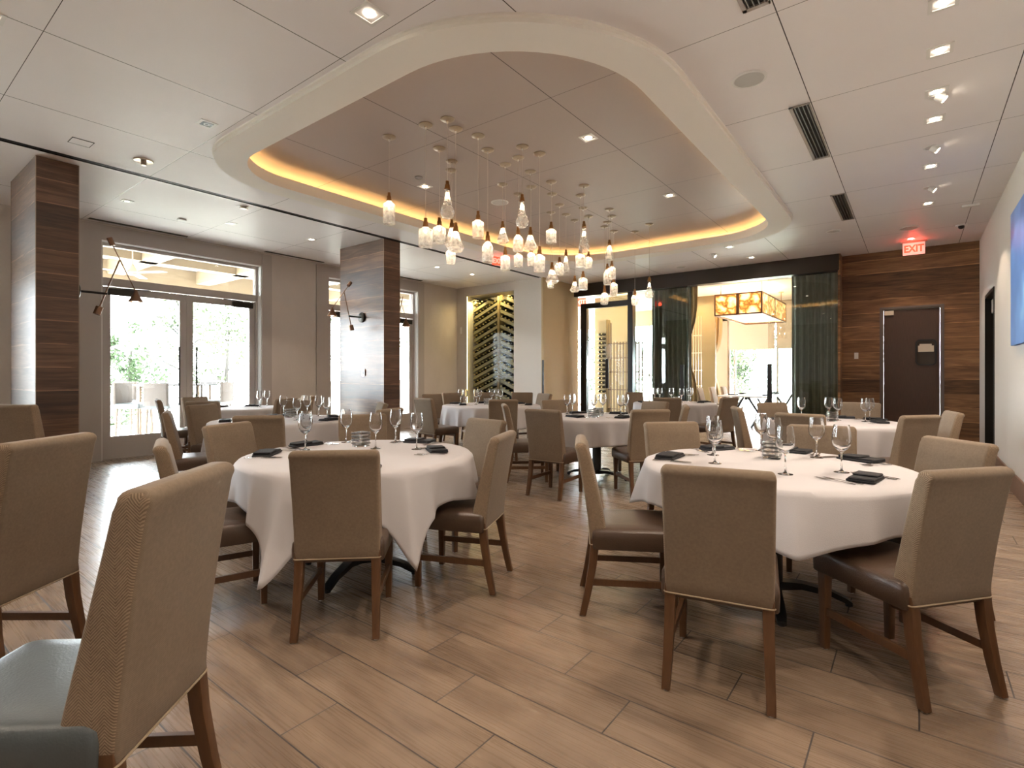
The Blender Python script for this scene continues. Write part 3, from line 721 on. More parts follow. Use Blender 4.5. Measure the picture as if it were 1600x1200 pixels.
# ------------------------------------------------------------------ pendants
PEND = [
(-4.257, 3.476, 3.151, 3.072, 2.83, 0.059, 'cyl'),
(-3.768, 3.522, 2.812, 2.731, 2.532, 0.068, 'cyl'),
(-3.519, 3.569, 3.13, 3.057, 2.771, 0.067, 'drop'),
(-3.591, 3.758, 2.791, 2.709, 2.507, 0.088, 'wedge'),
(-4.047, 3.983, 2.978, 2.895, 2.703, 0.069, 'cyl'),
(-4.178, 4.309, 3.057, 2.969, 2.729, 0.084, 'wedge'),
(-4.371, 4.492, 2.837, 2.776, 2.601, 0.061, 'jar'),
(-3.517, 4.008, 2.952, 2.868, 2.679, 0.059, 'cyl'),
(-3.656, 4.324, 2.835, 2.738, 2.503, 0.062, 'bottle'),
(-3.313, 4.487, 3.209, 3.141, 2.854, 0.068, 'drop'),
(-3.516, 4.684, 2.947, 2.861, 2.668, 0.057, 'bottle'),
(-3.752, 4.752, 2.765, 2.677, 2.499, 0.056, 'cyl'),
(-4.171, 5.229, 3.246, 3.164, 2.968, 0.078, 'wedge'),
(-3.268, 4.746, 2.7, 2.616, 2.419, 0.06, 'cyl'),
(-3.644, 5.1, 3.054, 2.962, 2.786, 0.088, 'wedge'),
(-3.935, 5.526, 2.949, 2.875, 2.692, 0.054, 'jar'),
(-4.226, 5.637, 2.988, 2.919, 2.738, 0.06, 'cyl'),
(-3.63, 5.532, 3.212, 3.131, 2.946, 0.065, 'cyl'),
(-3.867, 5.913, 2.799, 2.704, 2.523, 0.095, 'wedge'),
(-4.031, 6.359, 2.968, 2.895, 2.702, 0.069, 'jar'),
(-4.328, 6.581, 2.76, 2.702, 2.587, 0.048, 'cyl'),
(-4.196, 6.802, 3.185, 3.098, 2.836, 0.058, 'wedge'),
(-4.244, 7.141, 2.843, 2.752, 2.591, 0.081, 'wedge'),
(-3.37, 5.902, 3.259, 3.185, 2.856, 0.07, 'drop'),
(-3.589, 6.19, 3.035, 2.931, 2.749, 0.065, 'cyl'),
(-3.837, 6.691, 2.795, 2.711, 2.524, 0.065, 'cyl'),
(-3.973, 7.096, 3.179, 3.1, 2.913, 0.059, 'jar'),
(-3.558, 6.98, 3.268, 3.193, 2.986, 0.066, 'wedge'),
(-3.689, 7.315, 3.031, 2.953, 2.756, 0.059, 'cyl'),
(-3.885, 7.549, 3.056, 2.975, 2.719, 0.061, 'bottle'),
(-4.041, 7.75, 2.752, 2.636, 2.436, 0.068, 'jar'),
(-4.043, 8.089, 2.928, 2.852, 2.613, 0.065, 'cyl'),
(-3.776, 8.345, 2.739, 2.641, 2.466, 0.065, 'jar'),
(-3.398, 8.059, 2.862, 2.8, 2.52, 0.067, 'drop'),
]
def facet(prof, n, twist=0, jag=0, seed=0):
    rnd = random.Random(seed); bm = nb(); rings = []
    for q, (r, z) in enumerate(prof):
        if r < 1e-4: rings.append([bm.verts.new((0, 0, z))]); continue
        rings.append([bm.verts.new((r*(1+rnd.uniform(-jag, jag))*cos(2*pi*i/n+twist*q), r*(1+rnd.uniform(-jag, jag))*sin(2*pi*i/n+twist*q), z+rnd.uniform(-jag, jag)*.03*(0 < q < len(prof)-1))) for i in range(n)])
    for a, b in zip(rings, rings[1:]):
        for i in range(n):
            j = (i+1) % n
            if len(a) == 1: bm.faces.new((a[0], b[i], b[j]))
            elif len(b) == 1: bm.faces.new((a[i], b[0], a[j]))
            else: bm.faces.new((a[i], b[i], b[j], a[j]))
    return bm
SHAPE = dict(
    cyl=([(.30, 0), (.45, .06), (.95, .16), (1, .20), (1, .97), (.92, 1), (0, 1)], 20, 0, .02),
    bottle=([(.32, 0), (.36, .07), (.62, .14), (.92, .26), (1, .36), (1, .90), (.90, 1), (0, 1)], 18, 0, .03),
    jar=([(.40, 0), (.85, .14), (1, .30), (.96, .60), (.86, .95), (.6, 1), (0, 1)], 8, .12, .05),
    wedge=([(.26, 0), (.36, .12), (.62, .45), (1, .84), (.74, 1), (0, .97)], 7, .10, .07),
    drop=([(.30, 0), (.30, .22), (.42, .36), (.80, .60), (1, .78), (.92, .90), (.60, .98), (0, 1)], 24, 0, .01))
NAMEK = dict(cyl='cylinder', bottle='bottle shaped', jar='faceted jar', wedge='flared faceted', drop='clear teardrop')
def across(x, y):   # how far right something stands as seen from the door end of the room
    return (x*cos(YAW)+y*sin(YAW))/(-x*sin(YAW)+y*cos(YAW))
cnt = {}
for p in sorted(PEND, key=lambda p: across(p[0], p[1])):
    cx, cyy, zs, zg, zb, r, kind = p
    cnt[kind] = cnt.get(kind, 0)+1
    o = thing('glass_pendant', '%s crystal pendant on a thin cord, %s of its shape from the left' % (NAMEK[kind], ordl[cnt[kind]-1]), 'pendant lamp', (cx, cyy, 3.72), random.uniform(0, 3), 'crystal pendants under the soffit')
    bm = nb(); lathe(bm, [(0, -.026), (.012, -.026), (.014, -.018), (.052, -.016), (.068, -.006), (.068, 0)], 24); c = obj('ceiling_canopy', bm, NICKEL, o, smooth=True)
    bm = nb(); lathe(bm, [(0, -.045), (.007, -.045), (.009, -.024)], 10); obj('cord_grip', bm, WHITE, c)
    bm = nb(); tube(bm, [(0, 0, -.03), (0, 0, zs-3.72)], .0022, 6); obj('cord', bm, CORD, o)
    h = zs-zg; bm = nb()
    rr = min(r*.42, .027)
    lathe(bm, [(0, 0), (rr*.62, 0), (rr*.66, -h*.40), (rr*.9, -h*.5), (rr*.95, -h*.8), (rr*1.15, -h*1.05), (rr*1.1, -h*1.1)], 14); obj('socket', bm, BRASS, o, smooth=True, loc=(0, 0, zs-3.72))
    prof_, n_, tw_, jag_ = SHAPE[kind]; H_ = zg-zb
    bm = facet([(a*r, -b*H_) for a, b in prof_], n_, tw_, jag_, int(cx*1000) % 97)
    g = obj('glass_shade', bm, XCLR if kind == 'drop' else XTAL, o, smooth=25 if kind not in ('jar', 'wedge') else False, loc=(0, 0, zg-3.72))
    bz = {'drop': .26, 'wedge': .25}.get(kind, .22)
    bm = nb(); lathe(bm, [(0, .016), (.009, .010), (.012, 0), (.009, -.012), (0, -.018)], 12); obj('bulb', bm, BULB, g, smooth=True, loc=(0, 0, -H_*bz))

# ------------------------------------------------------------------ dining chairs
def back_bm(zt, zb=.385, w0=.415, w1=.425, tb=.10, tt=.067):
    """upholstered back: side profile leaning slightly backward, rounded top"""
    bm = nb()
    levels = []
    H_ = zt-zb
    zs_ = [0, .012, .10, .25, .45, .65, .82, .92]
    for t in zs_:
        ins = .004 if t == 0 else 0
        levels.append((zb+t*H_, -.222+(tt+(tb-tt)*(1-t)**1.6)/2-.085*t**1.4+.0, w0+(w1-w0)*t-2*ins, tt+(tb-tt)*(1-t)**1.6-2*ins, .016))
    top = .030
    for a in (0, 25, 50, 72, 88):
        s, c = sin(R(a)), cos(R(a))
        levels.append((zt-top+top*s, -.222+tt/2-.084-.001*s, w1-2*top*.75*(1-c), tt-2*top*(1-c)*.92, .016*(1-.45*s)))
    loops = []
    for z, yc, w_, t_, r_ in levels:
        loops.append([(x, yc+y, z) for x, y in rrect(w_, t_, min(r_, t_*.45), 4)])
    loft(bm, loops)
    bm.normal_update()
    for f in bm.faces:
        if abs(f.normal.x) > .72 and abs(f.normal.z) < .5: f.material_index = 1
    return bm
def seat_bm():
    bm = nb()
    loops = []
    for z, g, r_ in ((.365, -.004, .02), (.372, 0, .02), (.430, .002, .022), (.458, 0, .025), (.472, -.010, .03), (.480, -.03, .035), (.486, -.08, .05)):
        loops.append([(x, .025+y*1.0, z) for x, y in rrect(.45+2*g, .47+2*g, r_, 5)])
    loft(bm, loops)
    return bm
def leg_bm(front, s):
    bm = nb()
    if front: top, bot = (s*.19, .215), (s*.19, .215); t0, t1 = .044, .032; z0 = .37
    else: top, bot = (s*.185, -.195), (s*.195, -.262); t0, t1 = .046, .034; z0 = .42
    loops = []
    for k in (0, .35, .7, 1):
        z = z0*(1-k)+.006*k
        e = k**1.5 if not front else k
        x = top[0]+(bot[0]-top[0])*e; y = top[1]+(bot[1]-top[1])*e; t = t0+(t1-t0)*k
        loops.append([(x+a, y+b, z) for a, b in rrect(t, t, .004, 2)])
    loft(bm, loops)
    return bm
def make_chair(zt, leather, name='dining_chair'):
    t = thing(name, '', 'chair')
    obj('backrest', back_bm(zt, tb=.15 if zt > 1 else .10, tt=.085 if zt > 1 else .067), [FAB, HER], t, smooth=50)
    bm = nb()
    hb = .15 if zt > 1 else .10; pts = [(x, -.222+hb/2+y, .386) for x, y in rrect(.421, hb+.004, .018, 4)]; tube(bm, pts+[pts[0]], .0035, 6, False)
    obj('piping', bm, PIPE, t, smooth=True)
    st_ = obj('seat', seat_bm(), leather, t, smooth=50)
    if zt > 1: st_.scale = (.98, 1.06, 1.035); st_.location = (0, .035, 0)
    for f in (True, False):
        for s in (-1, 1):
            l = obj('leg', leg_bm(f, s), LEG, t, smooth=30)
            x, y = (s*.19, .215) if f else (s*.195, -.262)
            obj('glide', (lambda b: (lathe(b, [(0, 0), (.012, 0), (.013, .008)], 10, (x, y, 0)), b)[1])(nb()), GLIDE, l)
    for s in (-1, 1):
        obj('stretcher', bx(s*.19-.010, s*.19+.010, -.215, .20, .165, .20, bev=.002), LEG, t)
    obj('seat_rail', bx(-.19, .19, .20, .225, .33, .37), LEG, t)
    return t
CH = [
    (-1.52, 2.63, 30, 'n', 'tan dining chair standing side on at the left of the front right table', 'chairs around the front right table'),
    (-0.62, 2.13, 102, 'n', 'tan dining chair with its back square to the camera, front right table', 'chairs around the front right table'),
    (0.16, 2.71, 141, 'n', 'tan dining chair with glossy brown seat pulled out, rightmost of the foreground', 'chairs around the front right table'),
    (0.19, 3.87, -138, 'n', 'tan dining chair facing left at the far right of the front right table', 'chairs around the front right table'),
    (-1.49, 3.95, -46, 'n', 'tan dining chair at the far left of the front right table', 'chairs around the front right table'),
    (-0.53, 4.33, -82, 'n', 'tan dining chair straight behind the wine glasses of the front right table', 'chairs around the front right table'),
    (-2.23, 1.49, 133, 'n', 'tan dining chair with its back square to the camera, front left table', 'chairs around the front left table'),
    (-2.03, 2.55, -157, 'n', 'tan dining chair right of the front left table, warm light on its seat', 'chairs around the front left table'),
    (-2.78, 3.27, -97, 'n', 'pale fronted dining chair at the far right of the front left table', 'chairs around the front left table'),
    (-4.01, 2.97, -34, 'n', 'tan dining chair straight behind the wine glasses of the front left table', 'chairs around the front left table'),
    (-4.07, 1.81, 22, 'n', 'tan dining chair at the far left of the front left table', 'chairs around the front left table'),
    (-3.26, 1.1, 70, 'n', 'tan dining chair, near left of the front left table, brown seat showing', 'chairs around the front left table'),
    (-4.63, 2.32, 138, 'n', 'dark backed dining chair on the near side of the second left table', 'chairs around the second left table'),
    (-6.8, 2.72, 22, 'n', 'broad dining chair left of the second left table, near the door', 'chairs around the second left table'),
    (-6.85, 3.98, -50, 'n', 'tan dining chair on the far side of the second left table', 'chairs around the second left table'),
    (-5.4, 4.3, -118, 'n', 'pale fronted dining chair beside the second wood column', 'chairs around the second left table'),
    (-4.42, 3.62, -165, 'n', 'tan dining chair right of the second left table, before the second column', 'chairs around the second left table'),
    (-5.85, 2.02, 68, 'n', 'dining chair with a pale back edge turned away, before the left door leaf', 'chairs around the second left table'),
    (-7.6, 3.05, 135, 'n', 'tan dining chair with its back to the camera at the far left table', 'chairs around the far left table'),
    (-9.15, 3.55, 15, 'n', 'tan dining chair farthest left, against the glass doors', 'chairs around the far left table'),
    (-7.52, 4.2, -165, 'n', 'tan dining chair on the right side of the far left table', 'chairs around the far left table'),
    (-8.72, 2.9, 75, 'n', 'narrow looking dining chair before the door glass, leftmost of the row', 'chairs around the far left table'),
    (-8.2, 4.95, -98, 'n', 'faint dining chair behind the far left table near the plaster wall', 'chairs around the far left table'),
    (-5.93, 5.5, 85, 'n', 'pale backed dining chair at the left of the wine display table', 'chairs before the wine display'),
    (-7.05, 6.75, -5, 'n', 'small looking dining chair at the left rear of the wine display table', 'chairs before the wine display'),
    (-7.14, 7.38, -20, 'n', 'brown dining chair under the wine display, left one of three in a row', 'chairs before the wine display'),
    (-6.82, 7.96, -40, 'n', 'brown dining chair under the wine display, middle one of three in a row', 'chairs before the wine display'),
    (-6.20, 8.40, -62, 'n', 'brown dining chair under the wine display, right one of three in a row', 'chairs before the wine display'),
    (-5.5, 8.16, -112, 'n', 'pale fronted dining chair before the white pillar', 'chairs before the wine display'),
    (-4.71, 5.92, 134, 'n', 'tan dining chair with its back to the camera at the wine display table', 'chairs before the wine display'),
    (-3.97, 5.02, 42, 'n', 'tan dining chair standing side on at the left of the middle table', 'chairs around the middle table'),
    (-3.07, 4.52, 93, 'n', 'pale backed dining chair on the near side of the middle table', 'chairs around the middle table'),
    (-4.06, 6.28, -32, 'n', 'tan dining chair at the far left of the middle table', 'chairs around the middle table'),
    (-2.18, 5.2, 138, 'n', 'dark backed dining chair on the near right of the middle table', 'chairs around the middle table'),
    (-2.78, 6.80, -108, 'n', 'pale fronted dining chair at the far right of the middle table', 'chairs around the middle table'),
    (-2.14, 6.15, -158, 'n', 'pale curved dining chair on the right of the middle table', 'chairs around the middle table'),
    (-3.06, 7.96, 115, 'n', 'tan dining chair with its back to the camera at the glass partition table', 'chairs before the glass partition'),
    (-4.48, 9.85, -25, 'n', 'tan dining chair right before the black framed glass door', 'chairs before the glass partition'),
    (-2.32, 8.66, 162, 'n', 'tall looking dining chair right of the glass partition table', 'chairs before the glass partition'),
    (-1.57, 6.15, 24, 'n', 'pale edged dining chair side on at the left of the service door table', 'chairs before the service door'),
    (-1.46, 7.4, -38, 'n', 'tan dining chair at the far left of the service door table', 'chairs before the service door'),
    (-0.85, 5.51, 84, 'n', 'greyish dining chair on the near side of the service door table', 'chairs before the service door'),
    (-0.55, 8.1, -93, 'n', 'grey fronted dining chair before the walnut wall, left of the service door', 'chairs before the service door'),
    (0.04, 5.95, 142, 'n', 'tan dining chair with its back to the camera before the service door', 'chairs before the service door'),
    (0.3, 6.7, -168, 'n', 'dining chair facing left before the walnut wall, right of the service door', 'chairs before the service door'),
    (-1.565, 0.587, 221, 'tb', 'largest foreground chair at the bottom left with a slate blue seat', 'foreground chairs at the left edge'),
    (-2.915, 0.57, 217.6, 'tn', 'big cropped dining chair at the left edge behind the nearest one', 'foreground chairs at the left edge'),
    (-6.3, 0.96, 127.6, 'tn', 'dining chair cropped by the left edge before the dark wood column', 'foreground chairs at the left edge'),
]
protos = {}
for x, y, a, kind, label, grp in CH:
    lab = label
    X, Y = x+.27*cos(R(a)), y+.27*sin(R(a))
    if kind not in protos:
        o = make_chair(1.03 if kind[0] == 't' else .93, LEAB if kind.endswith('b') else LEA)
        protos[kind] = o
        o.location = (X, Y, 0); o.rotation_euler = (0, 0, R(a-90)); o['label'] = lab; o['group'] = grp
    else:
        dup(protos[kind], (X, Y, 0), R(a-90), lab, grp)

# ------------------------------------------------------------------ tables
BUMPS = {'front left table': ((-66, .34, .20), (-17, .31, .13), (24, .06, .2), (100, .2, .25), (180, .2, .25)),
         'front right table': ((-72, .07, .22), (-20, .03, .2), (195, .10, .2), (60, .12, .25))}
TZ = .765
def table(cx, cy, r, name, rot, seed, S):
    h0, hc, hb_, ba, nw_, wa = S
    """round pedestal table under a square cloth"""
    t = thing('pedestal_table', 'black pedestal table under the white cloth, the %s' % name, 'table', (cx, cy, 0), rot, 'pedestal tables')
    bm = nb(); lathe(bm, [(0, TZ-.035), (r-.01, TZ-.035), (r, TZ-.025), (r, TZ-.004), (0, TZ-.004)], 48); obj('tabletop', bm, LEG, t)
    bm = nb(); lathe(bm, [(.055, .07), (.055, .66), (.12, .70), (.12, TZ-.036)], 20); obj('column', bm, IRON, t, smooth=True)
    for k in range(4):
        a = pi/4+k*pi/2; bm = nb()
        d = Vector((cos(a), sin(a), 0)); q = Vector((-sin(a), cos(a), 0)); loops = []
        for u, z, hw, hh in ((.03, .075, .035, .025), (.15, .085, .030, .018), (.30, .060, .026, .015), (.37, .032, .026, .014), (.40, .016, .022, .010)):
            c = d*u+Vector((0, 0, z)); loops.append([c+q*hw-Vector((0, 0, hh)), c+q*hw+Vector((0, 0, hh)), c-q*hw+Vector((0, 0, hh)), c-q*hw-Vector((0, 0, hh))])
        loft(bm, loops); f = obj('base_foot', bm, IRON, t, smooth=30)
        obj('leveller', (lambda b: (lathe(b, [(0, 0), (.018, 0), (.018, .012)], 10, d*.385), b)[1])(nb()), IRON, f)
    rnd = random.Random(seed)
    bm = nb(); n = 240; ph = [rnd.uniform(0, 2*pi) for _ in range(4)]
    top = [bm.verts.new((0, 0, TZ))]
    rings = [top]
    for rr in (.25, .5, .75, .92): rings.append([bm.verts.new((rr*r*cos(2*pi*i/n), rr*r*sin(2*pi*i/n), TZ+.0005)) for i in range(n)])
    rc = r+.004
    m = 14
    for q in range(m+1):
        rg = []
        for i in range(n):
            a = 2*pi*i/n
            c4 = (a % (pi/2))-pi/4      # 0 at a cloth corner direction
            hang = max(h0+hc*math.exp(-(c4/.38)**2)+hb_*cos(a+rot-R(ba)), .10); bump = 0
            for aw, hh, ww in BUMPS.get(name, ()):
                da = (a+rot-R(aw)+pi) % (2*pi)-pi; g_ = math.exp(-(abs(da)/ww)**1.25); hang += hh*g_; bump += g_
            if q == 0:
                rg.append(bm.verts.new(((rc-.006)*cos(a), (rc-.006)*sin(a), TZ))); continue
            s = hang*(q/m)
            amp = .020+.26*max(hang-.20, 0)*1.0
            wave = .62*(1-2*abs(sin(nw_/2*a+ph[0])))+.30*sin((int(nw_*.8) | 1)*a+ph[1])+.30*sin(3*a+ph[2])
            hang = hang*(1+.05*sin(nw_*a+ph[0]+1))
            corner = math.exp(-(c4/.30)**2)
            fold = .9*corner*(1 if True else 0)-.35*math.exp(-((abs(c4)-.30)/.12)**2)
            k = (s/.38)
            off = .020+wa*k*wave*(1-.6*min(bump, 1))+.085*bump*k+.10*fold*k*max(hang-.15, 0)*2.2
            off = max(off, .004*min(s*20, 1))
            off = off*(1-math.exp(-s*14))+.004
            dz = s-(.012 if s > .02 else 0)
            sl = max(dz*dz-off*off*.6, .0)**.5
            rg.append(bm.verts.new(((rc+off)*cos(a), (rc+off)*sin(a), TZ-min(sl, TZ-.12))))
        rings.append(rg)
    for a_, b_ in zip(rings, rings[1:]):
        for i in range(n):
            j = (i+1) % n
            if len(a_) == 1: bm.faces.new((a_[0], b_[i], b_[j]))
            else: bm.faces.new((a_[i], b_[i], b_[j], a_[j]))
    cl = obj('tablecloth', bm, CLOTH, smooth='all', loc=(cx, cy, 0), rot=(0, 0, rot))
    tag(cl, 'white linen tablecloth draped over the %s' % name, 'tablecloth', 'white tablecloths')
    so = cl.modifiers.new('thick', 'SOLIDIFY'); so.thickness = .0025; so.offset = 1
TABLES = [('T1',
  -0.66,
  3.36,
  0.71,
  62.5,
  (0.2, 0.02, 0.02, -90, 8, 0.075),
  'front right table'),
 ('T2',
  -2.93,
  2.15,
  0.73,
  -20,
  (0.21, 0.0, 0.02, -50, 14, 0.085),
  'front left table'),
 ('T3',
  -5.83,
  3.17,
  0.72,
  30,
  (0.27, 0.1, 0, 0, 14, 0.085),
  'second left table'),
 ('T4', -8.4, 3.95, 0.6, 10, (0.27, 0.1, 0, 0, 14, 0.085), 'far left table'),
 ('T5',
  -5.75,
  6.9,
  0.82,
  25,
  (0.3, 0.06, 0, 0, 18, 0.09),
  'wine display table'),
 ('T6', -3.16, 5.85, 0.68, 50, (0.29, 0.05, 0, 0, 16, 0.09), 'middle table'),
 ('T7',
  -3.5,
  9.45,
  0.72,
  15,
  (0.27, 0.1, 0, 0, 14, 0.085),
  'glass partition table'),
 ('T8',
  -0.7,
  6.78,
  0.68,
  20,
  (0.3, 0.08, 0, 0, 10, 0.07),
  'service door table')]
for k, (tid, cx, cyy, r, rot, S, nm) in enumerate(TABLES): table(cx, cyy, r, nm, R(rot), k+3, S)
TN = {t[0]: t for t in TABLES}
TS = TZ+.0035

# wine glass, votive, napkin, cutlery: one of each, then copies
def wineglass(h, rb):
    bm = nb()
    s = h*.44
    prof_ = [(0, .0), (.034, .0), (.034, .002), (.012, .006), (.0045, .014), (.0036, s*.5), (.0042, s*.92), (.010, s), (rb*.55, s+h*.045), (rb*.88, s+h*.13), (rb, s+h*.22), (rb*.97, s+h*.33), (rb*.80, h*.985), (rb*.79, h)]
    inner = [(rb*.79-.0015, h), (rb*.97-.002, s+h*.33), (rb-.002, s+h*.22), (rb*.86-.002, s+h*.13), (rb*.5, s+h*.06), (0, s+h*.03)]
    lathe(bm, prof_+inner, 24)
    return bm
GLABEL = {}
def put(proto, x, y, z, rz, label, grp):
    if proto.get('used') is None and not proto.get('label'):
        proto.location = (x, y, z); proto.rotation_euler = (0, 0, rz); proto['label'] = label; proto['group'] = grp
        return proto
    return dup(proto, (x, y, z), rz, label, grp)
def proto(name, bm, mat, cat, smooth=30):
    o = obj(name, bm, mat, smooth=smooth); o['category'] = cat
    return o
WGP = proto('wine_glass', wineglass(.235, .043), WG, 'wine glass', 60)
bm = nb()
lo = rrect(.10, .10, .022, 4); li = rrect(.088, .088, .018, 4)
loft(bm, [[(x, y, 0) for x, y in lo], [(x, y, .104) for x, y in lo], [(x, y, .104) for x, y in li], [(x, y, .008) for x, y in li]])
VOT = proto('votive_holder', bm, VG, 'candle holder')
bm = nb()
for k in range(4):
    for s in (-1, 1):
        z = .016+k*.025
        box(bm, -.045, .045, s*.0502-.0015, s*.0502+.0015, z, z+.013, bev=.001); box(bm, s*.0502-.0015, s*.0502+.0015, -.045, .045, z, z+.013, bev=.001)
obj('glass_ribs', bm, bump_glass('votive_ribs', .5, (1, 1, 1)), VOT)
bm = nb(); lathe(bm, [(0, .009), (.019, .009), (.019, .026), (0, .026)], 16); obj('tealight', bm, WHITE, VOT)
bm = nb()
for z0, z1, w_, d_, ox, oy in ((0, .010, .225, .125, 0, 0), (.009, .019, .215, .115, .004, .004), (.018, .027, .13, .112, -.04, .0)):
    loops = []
    for z, g in ((z0, -.003), ((z0+z1)/2, 0), (z1, -.004)):
        loops.append([(x*(1+.02*sin(9*y))+ox, y+oy+.004*sin(14*x), z+.003*sin(18*x)*sin(9*y+1)+.0031) for x, y in rrect(w_+2*g, d_+2*g, .008, 3)])
    loft(bm, loops)
NPK = proto('folded_napkin', bm, NAP, 'napkin')
bm = nb()
def cut(pts, bm):   # flat blade outline: list of (y, halfwidth, z)
    loft(bm, [[(-hw, y, z), (hw, y, z), (hw, y, z+.0022), (-hw, y, z+.0022)] for y, hw, z in pts])
cut([(-.10, .0035, .001), (-.09, .0065, .001), (-.05, .0042, .002), (.0, .003, .004), (.03, .004, .004), (.042, .011, .002), (.062, .012, .001)], bm)
for k in range(4): cut([(.060, .0017, .001), (.100, .0009, .004)], bm); [setattr(v.co, 'x', v.co.x+(-.0095+k*.0063)) for v in bm.verts[-8:]] if 0 else None
vs = list(bm.verts)[-32:]
for k in range(4):
    for v in vs[k*8:(k+1)*8]: v.co.x += -.0093+k*.0062
FRK = proto('fork', bm, STEEL, 'fork')
bm = nb(); cut([(-.11, .0045, .001), (-.10, .0065, .001), (-.03, .005, .003), (-.005, .004, .003), (.0, .008, .002), (.06, .0095, .001), (.10, .007, .001), (.118, .001, .001)], bm)
KNF = proto('table_knife', bm, STEEL, 'knife')

GL = {'T1': [(-0.939, 3.195, 1.09),
        (-1.045, 3.515, 1.09),
        (-0.843, 3.922, 1.09),
        (-0.702, 3.615, 1.09),
        (-0.542, 3.076, 1.09),
        (-0.492, 3.808, 1.09),
        (-0.312, 3.321, 1.09)],
 'T2': [(-3.371, 2.017, 1.09),
        (-3.57, 2.145, 1.09),
        (-3.497, 2.437, 1.09),
        (-3.032, 2.356, 1.09),
        (-3.193, 2.67, 1.09),
        (-2.778, 2.512, 1.09)],
 'T3': [(-6.363, 3.506, 1.09),
        (-5.57, 3.23, 1.09),
        (-5.943, 3.74, 1.09),
        (-5.448, 3.536, 1.09),
        (-6.058, 3.651, 1.09)],
 'T4': [(-8.494, 4.394, 1.09), (-8.257, 4.157, 1.09)],
 'T5': [(-6.162, 6.688, 1.09),
        (-6.48, 6.908, 1.09),
        (-6.013, 6.802, 1.09),
        (-6.228, 7.133, 1.09),
        (-6.121, 7.347, 1.09),
        (-5.8, 7.209, 1.09),
        (-6.114, 7.486, 1.09)],
 'T6': [(-3.631, 5.913, 1.09),
        (-3.679, 6.131, 1.09),
        (-3.351, 6.129, 1.09),
        (-3.336, 6.352, 1.09),
        (-2.998, 6.197, 1.09),
        (-3.023, 6.381, 1.09)],
 'T7': [(-3.978, 9.695, 1.09),
        (-3.946, 9.871, 1.09),
        (-3.723, 9.891, 1.09),
        (-3.446, 9.674, 1.09),
        (-3.351, 9.887, 1.09),
        (-3.453, 10.078, 1.09)],
 'T8': [(-1.05, 6.917, 1.09),
        (-0.795, 7.113, 1.09),
        (-0.692, 6.98, 1.09),
        (-0.432, 6.98, 1.09),
        (-0.404, 7.202, 1.09)]}
VT = {'T1': [(-0.712, 3.608)],
 'T2': [(-3.225, 2.373)],
 'T3': [(-6.041, 3.42)],
 'T5': [(-5.855, 6.924)],
 'T6': [(-3.11, 5.674), (-3.154, 5.885)],
 'T7': [(-3.562, 9.725)],
 'T8': [(-0.734, 6.847)]}
NP = {'T1': [(-1.229, 3.242),
        (-1.1, 3.796),
        (-0.663, 3.98),
        (-0.264, 3.837),
        (-0.195, 3.154)],
 'T2': [(-3.381, 1.753),
        (-3.57, 2.145),
        (-3.044, 2.78),
        (-2.601, 2.532),
        (-2.467, 1.735)],
 'T3': [(-6.05, 2.66), (-5.632, 3.734), (-5.281, 3.452), (-6.282, 3.355)],
 'T4': [(-8.542, 4.185), (-8.783, 3.793)],
 'T5': [(-6.428, 6.727),
        (-6.071, 6.525),
        (-6.155, 7.19),
        (-5.531, 7.416),
        (-5.185, 7.206)],
 'T6': [(-3.284, 5.54), (-2.79, 5.803), (-3.096, 6.324), (-3.574, 6.097)],
 'T7': [(-3.97, 9.135), (-3.093, 9.675), (-3.097, 9.934), (-3.856, 9.939)],
 'T8': [(-1.272, 6.634), (-0.668, 7.369), (-0.301, 6.891), (-0.36, 7.262)]}
def ordinal_labels(items, fmt):
    its = sorted(items, key=lambda q: across(q[0], q[1]))
    n = len(its)
    return [(q, fmt % ('only' if n == 1 else ordl[i]+' from the left')) for i, q in enumerate(its)]
for tid, pts in GL.items():
    nm = TN[tid][6]
    for q, lab in ordinal_labels(pts, 'stemmed wine glass, %s on the '+nm):
        o = put(WGP, q[0], q[1], TS, random.uniform(0, 6), lab, 'wine glasses on the '+nm); o.scale = (q[2], q[2], q[2])
for tid, pts in VT.items():
    nm = TN[tid][6]
    for q, lab in ordinal_labels(pts, 'square ribbed glass candle holder, %s on the '+nm): put(VOT, q[0], q[1], TS, R(20+37*len(tid)), lab, 'candle holders')
for tid, pts in NP.items():
    nm = TN[tid][6]; cx, cyy = TN[tid][1:3]
    for (q, lab), (_, lf), (_, lk) in zip(ordinal_labels(pts, 'folded black napkin, %s on the '+nm), ordinal_labels(pts, 'forks beside the black napkin, %s on the '+nm), ordinal_labels(pts, 'knife beside the black napkin, %s on the '+nm)):
        a = math.atan2(cyy-q[1], cx-q[0])
        put(NPK, q[0], q[1], TS, a+pi/2+random.uniform(-.25, .25), lab, 'black napkins on the '+nm)
        f = Vector((cos(a), sin(a), 0)); l = Vector((-sin(a), cos(a), 0))
        near = tid in ('T1', 'T2')
        for k in range(2 if near else 1):
            p = Vector((q[0], q[1], 0))+l*(.135+k*.032)+f*(.035+.02*k)
            put(FRK, p.x, p.y, TS+.0006, a-pi/2+random.uniform(-.06, .06), lf.replace('forks beside', ('inner' if k == 0 else 'outer')+' fork beside'), 'forks on the '+nm)
            p = Vector((q[0], q[1], 0))-l*(.135+k*.03)+f*(.03)
            put(KNF, p.x, p.y, TS+.0006, a-pi/2+random.uniform(-.06, .06), lk.replace('knife beside', ('inner' if k == 0 else 'outer')+' knife beside'), 'knives on the '+nm)

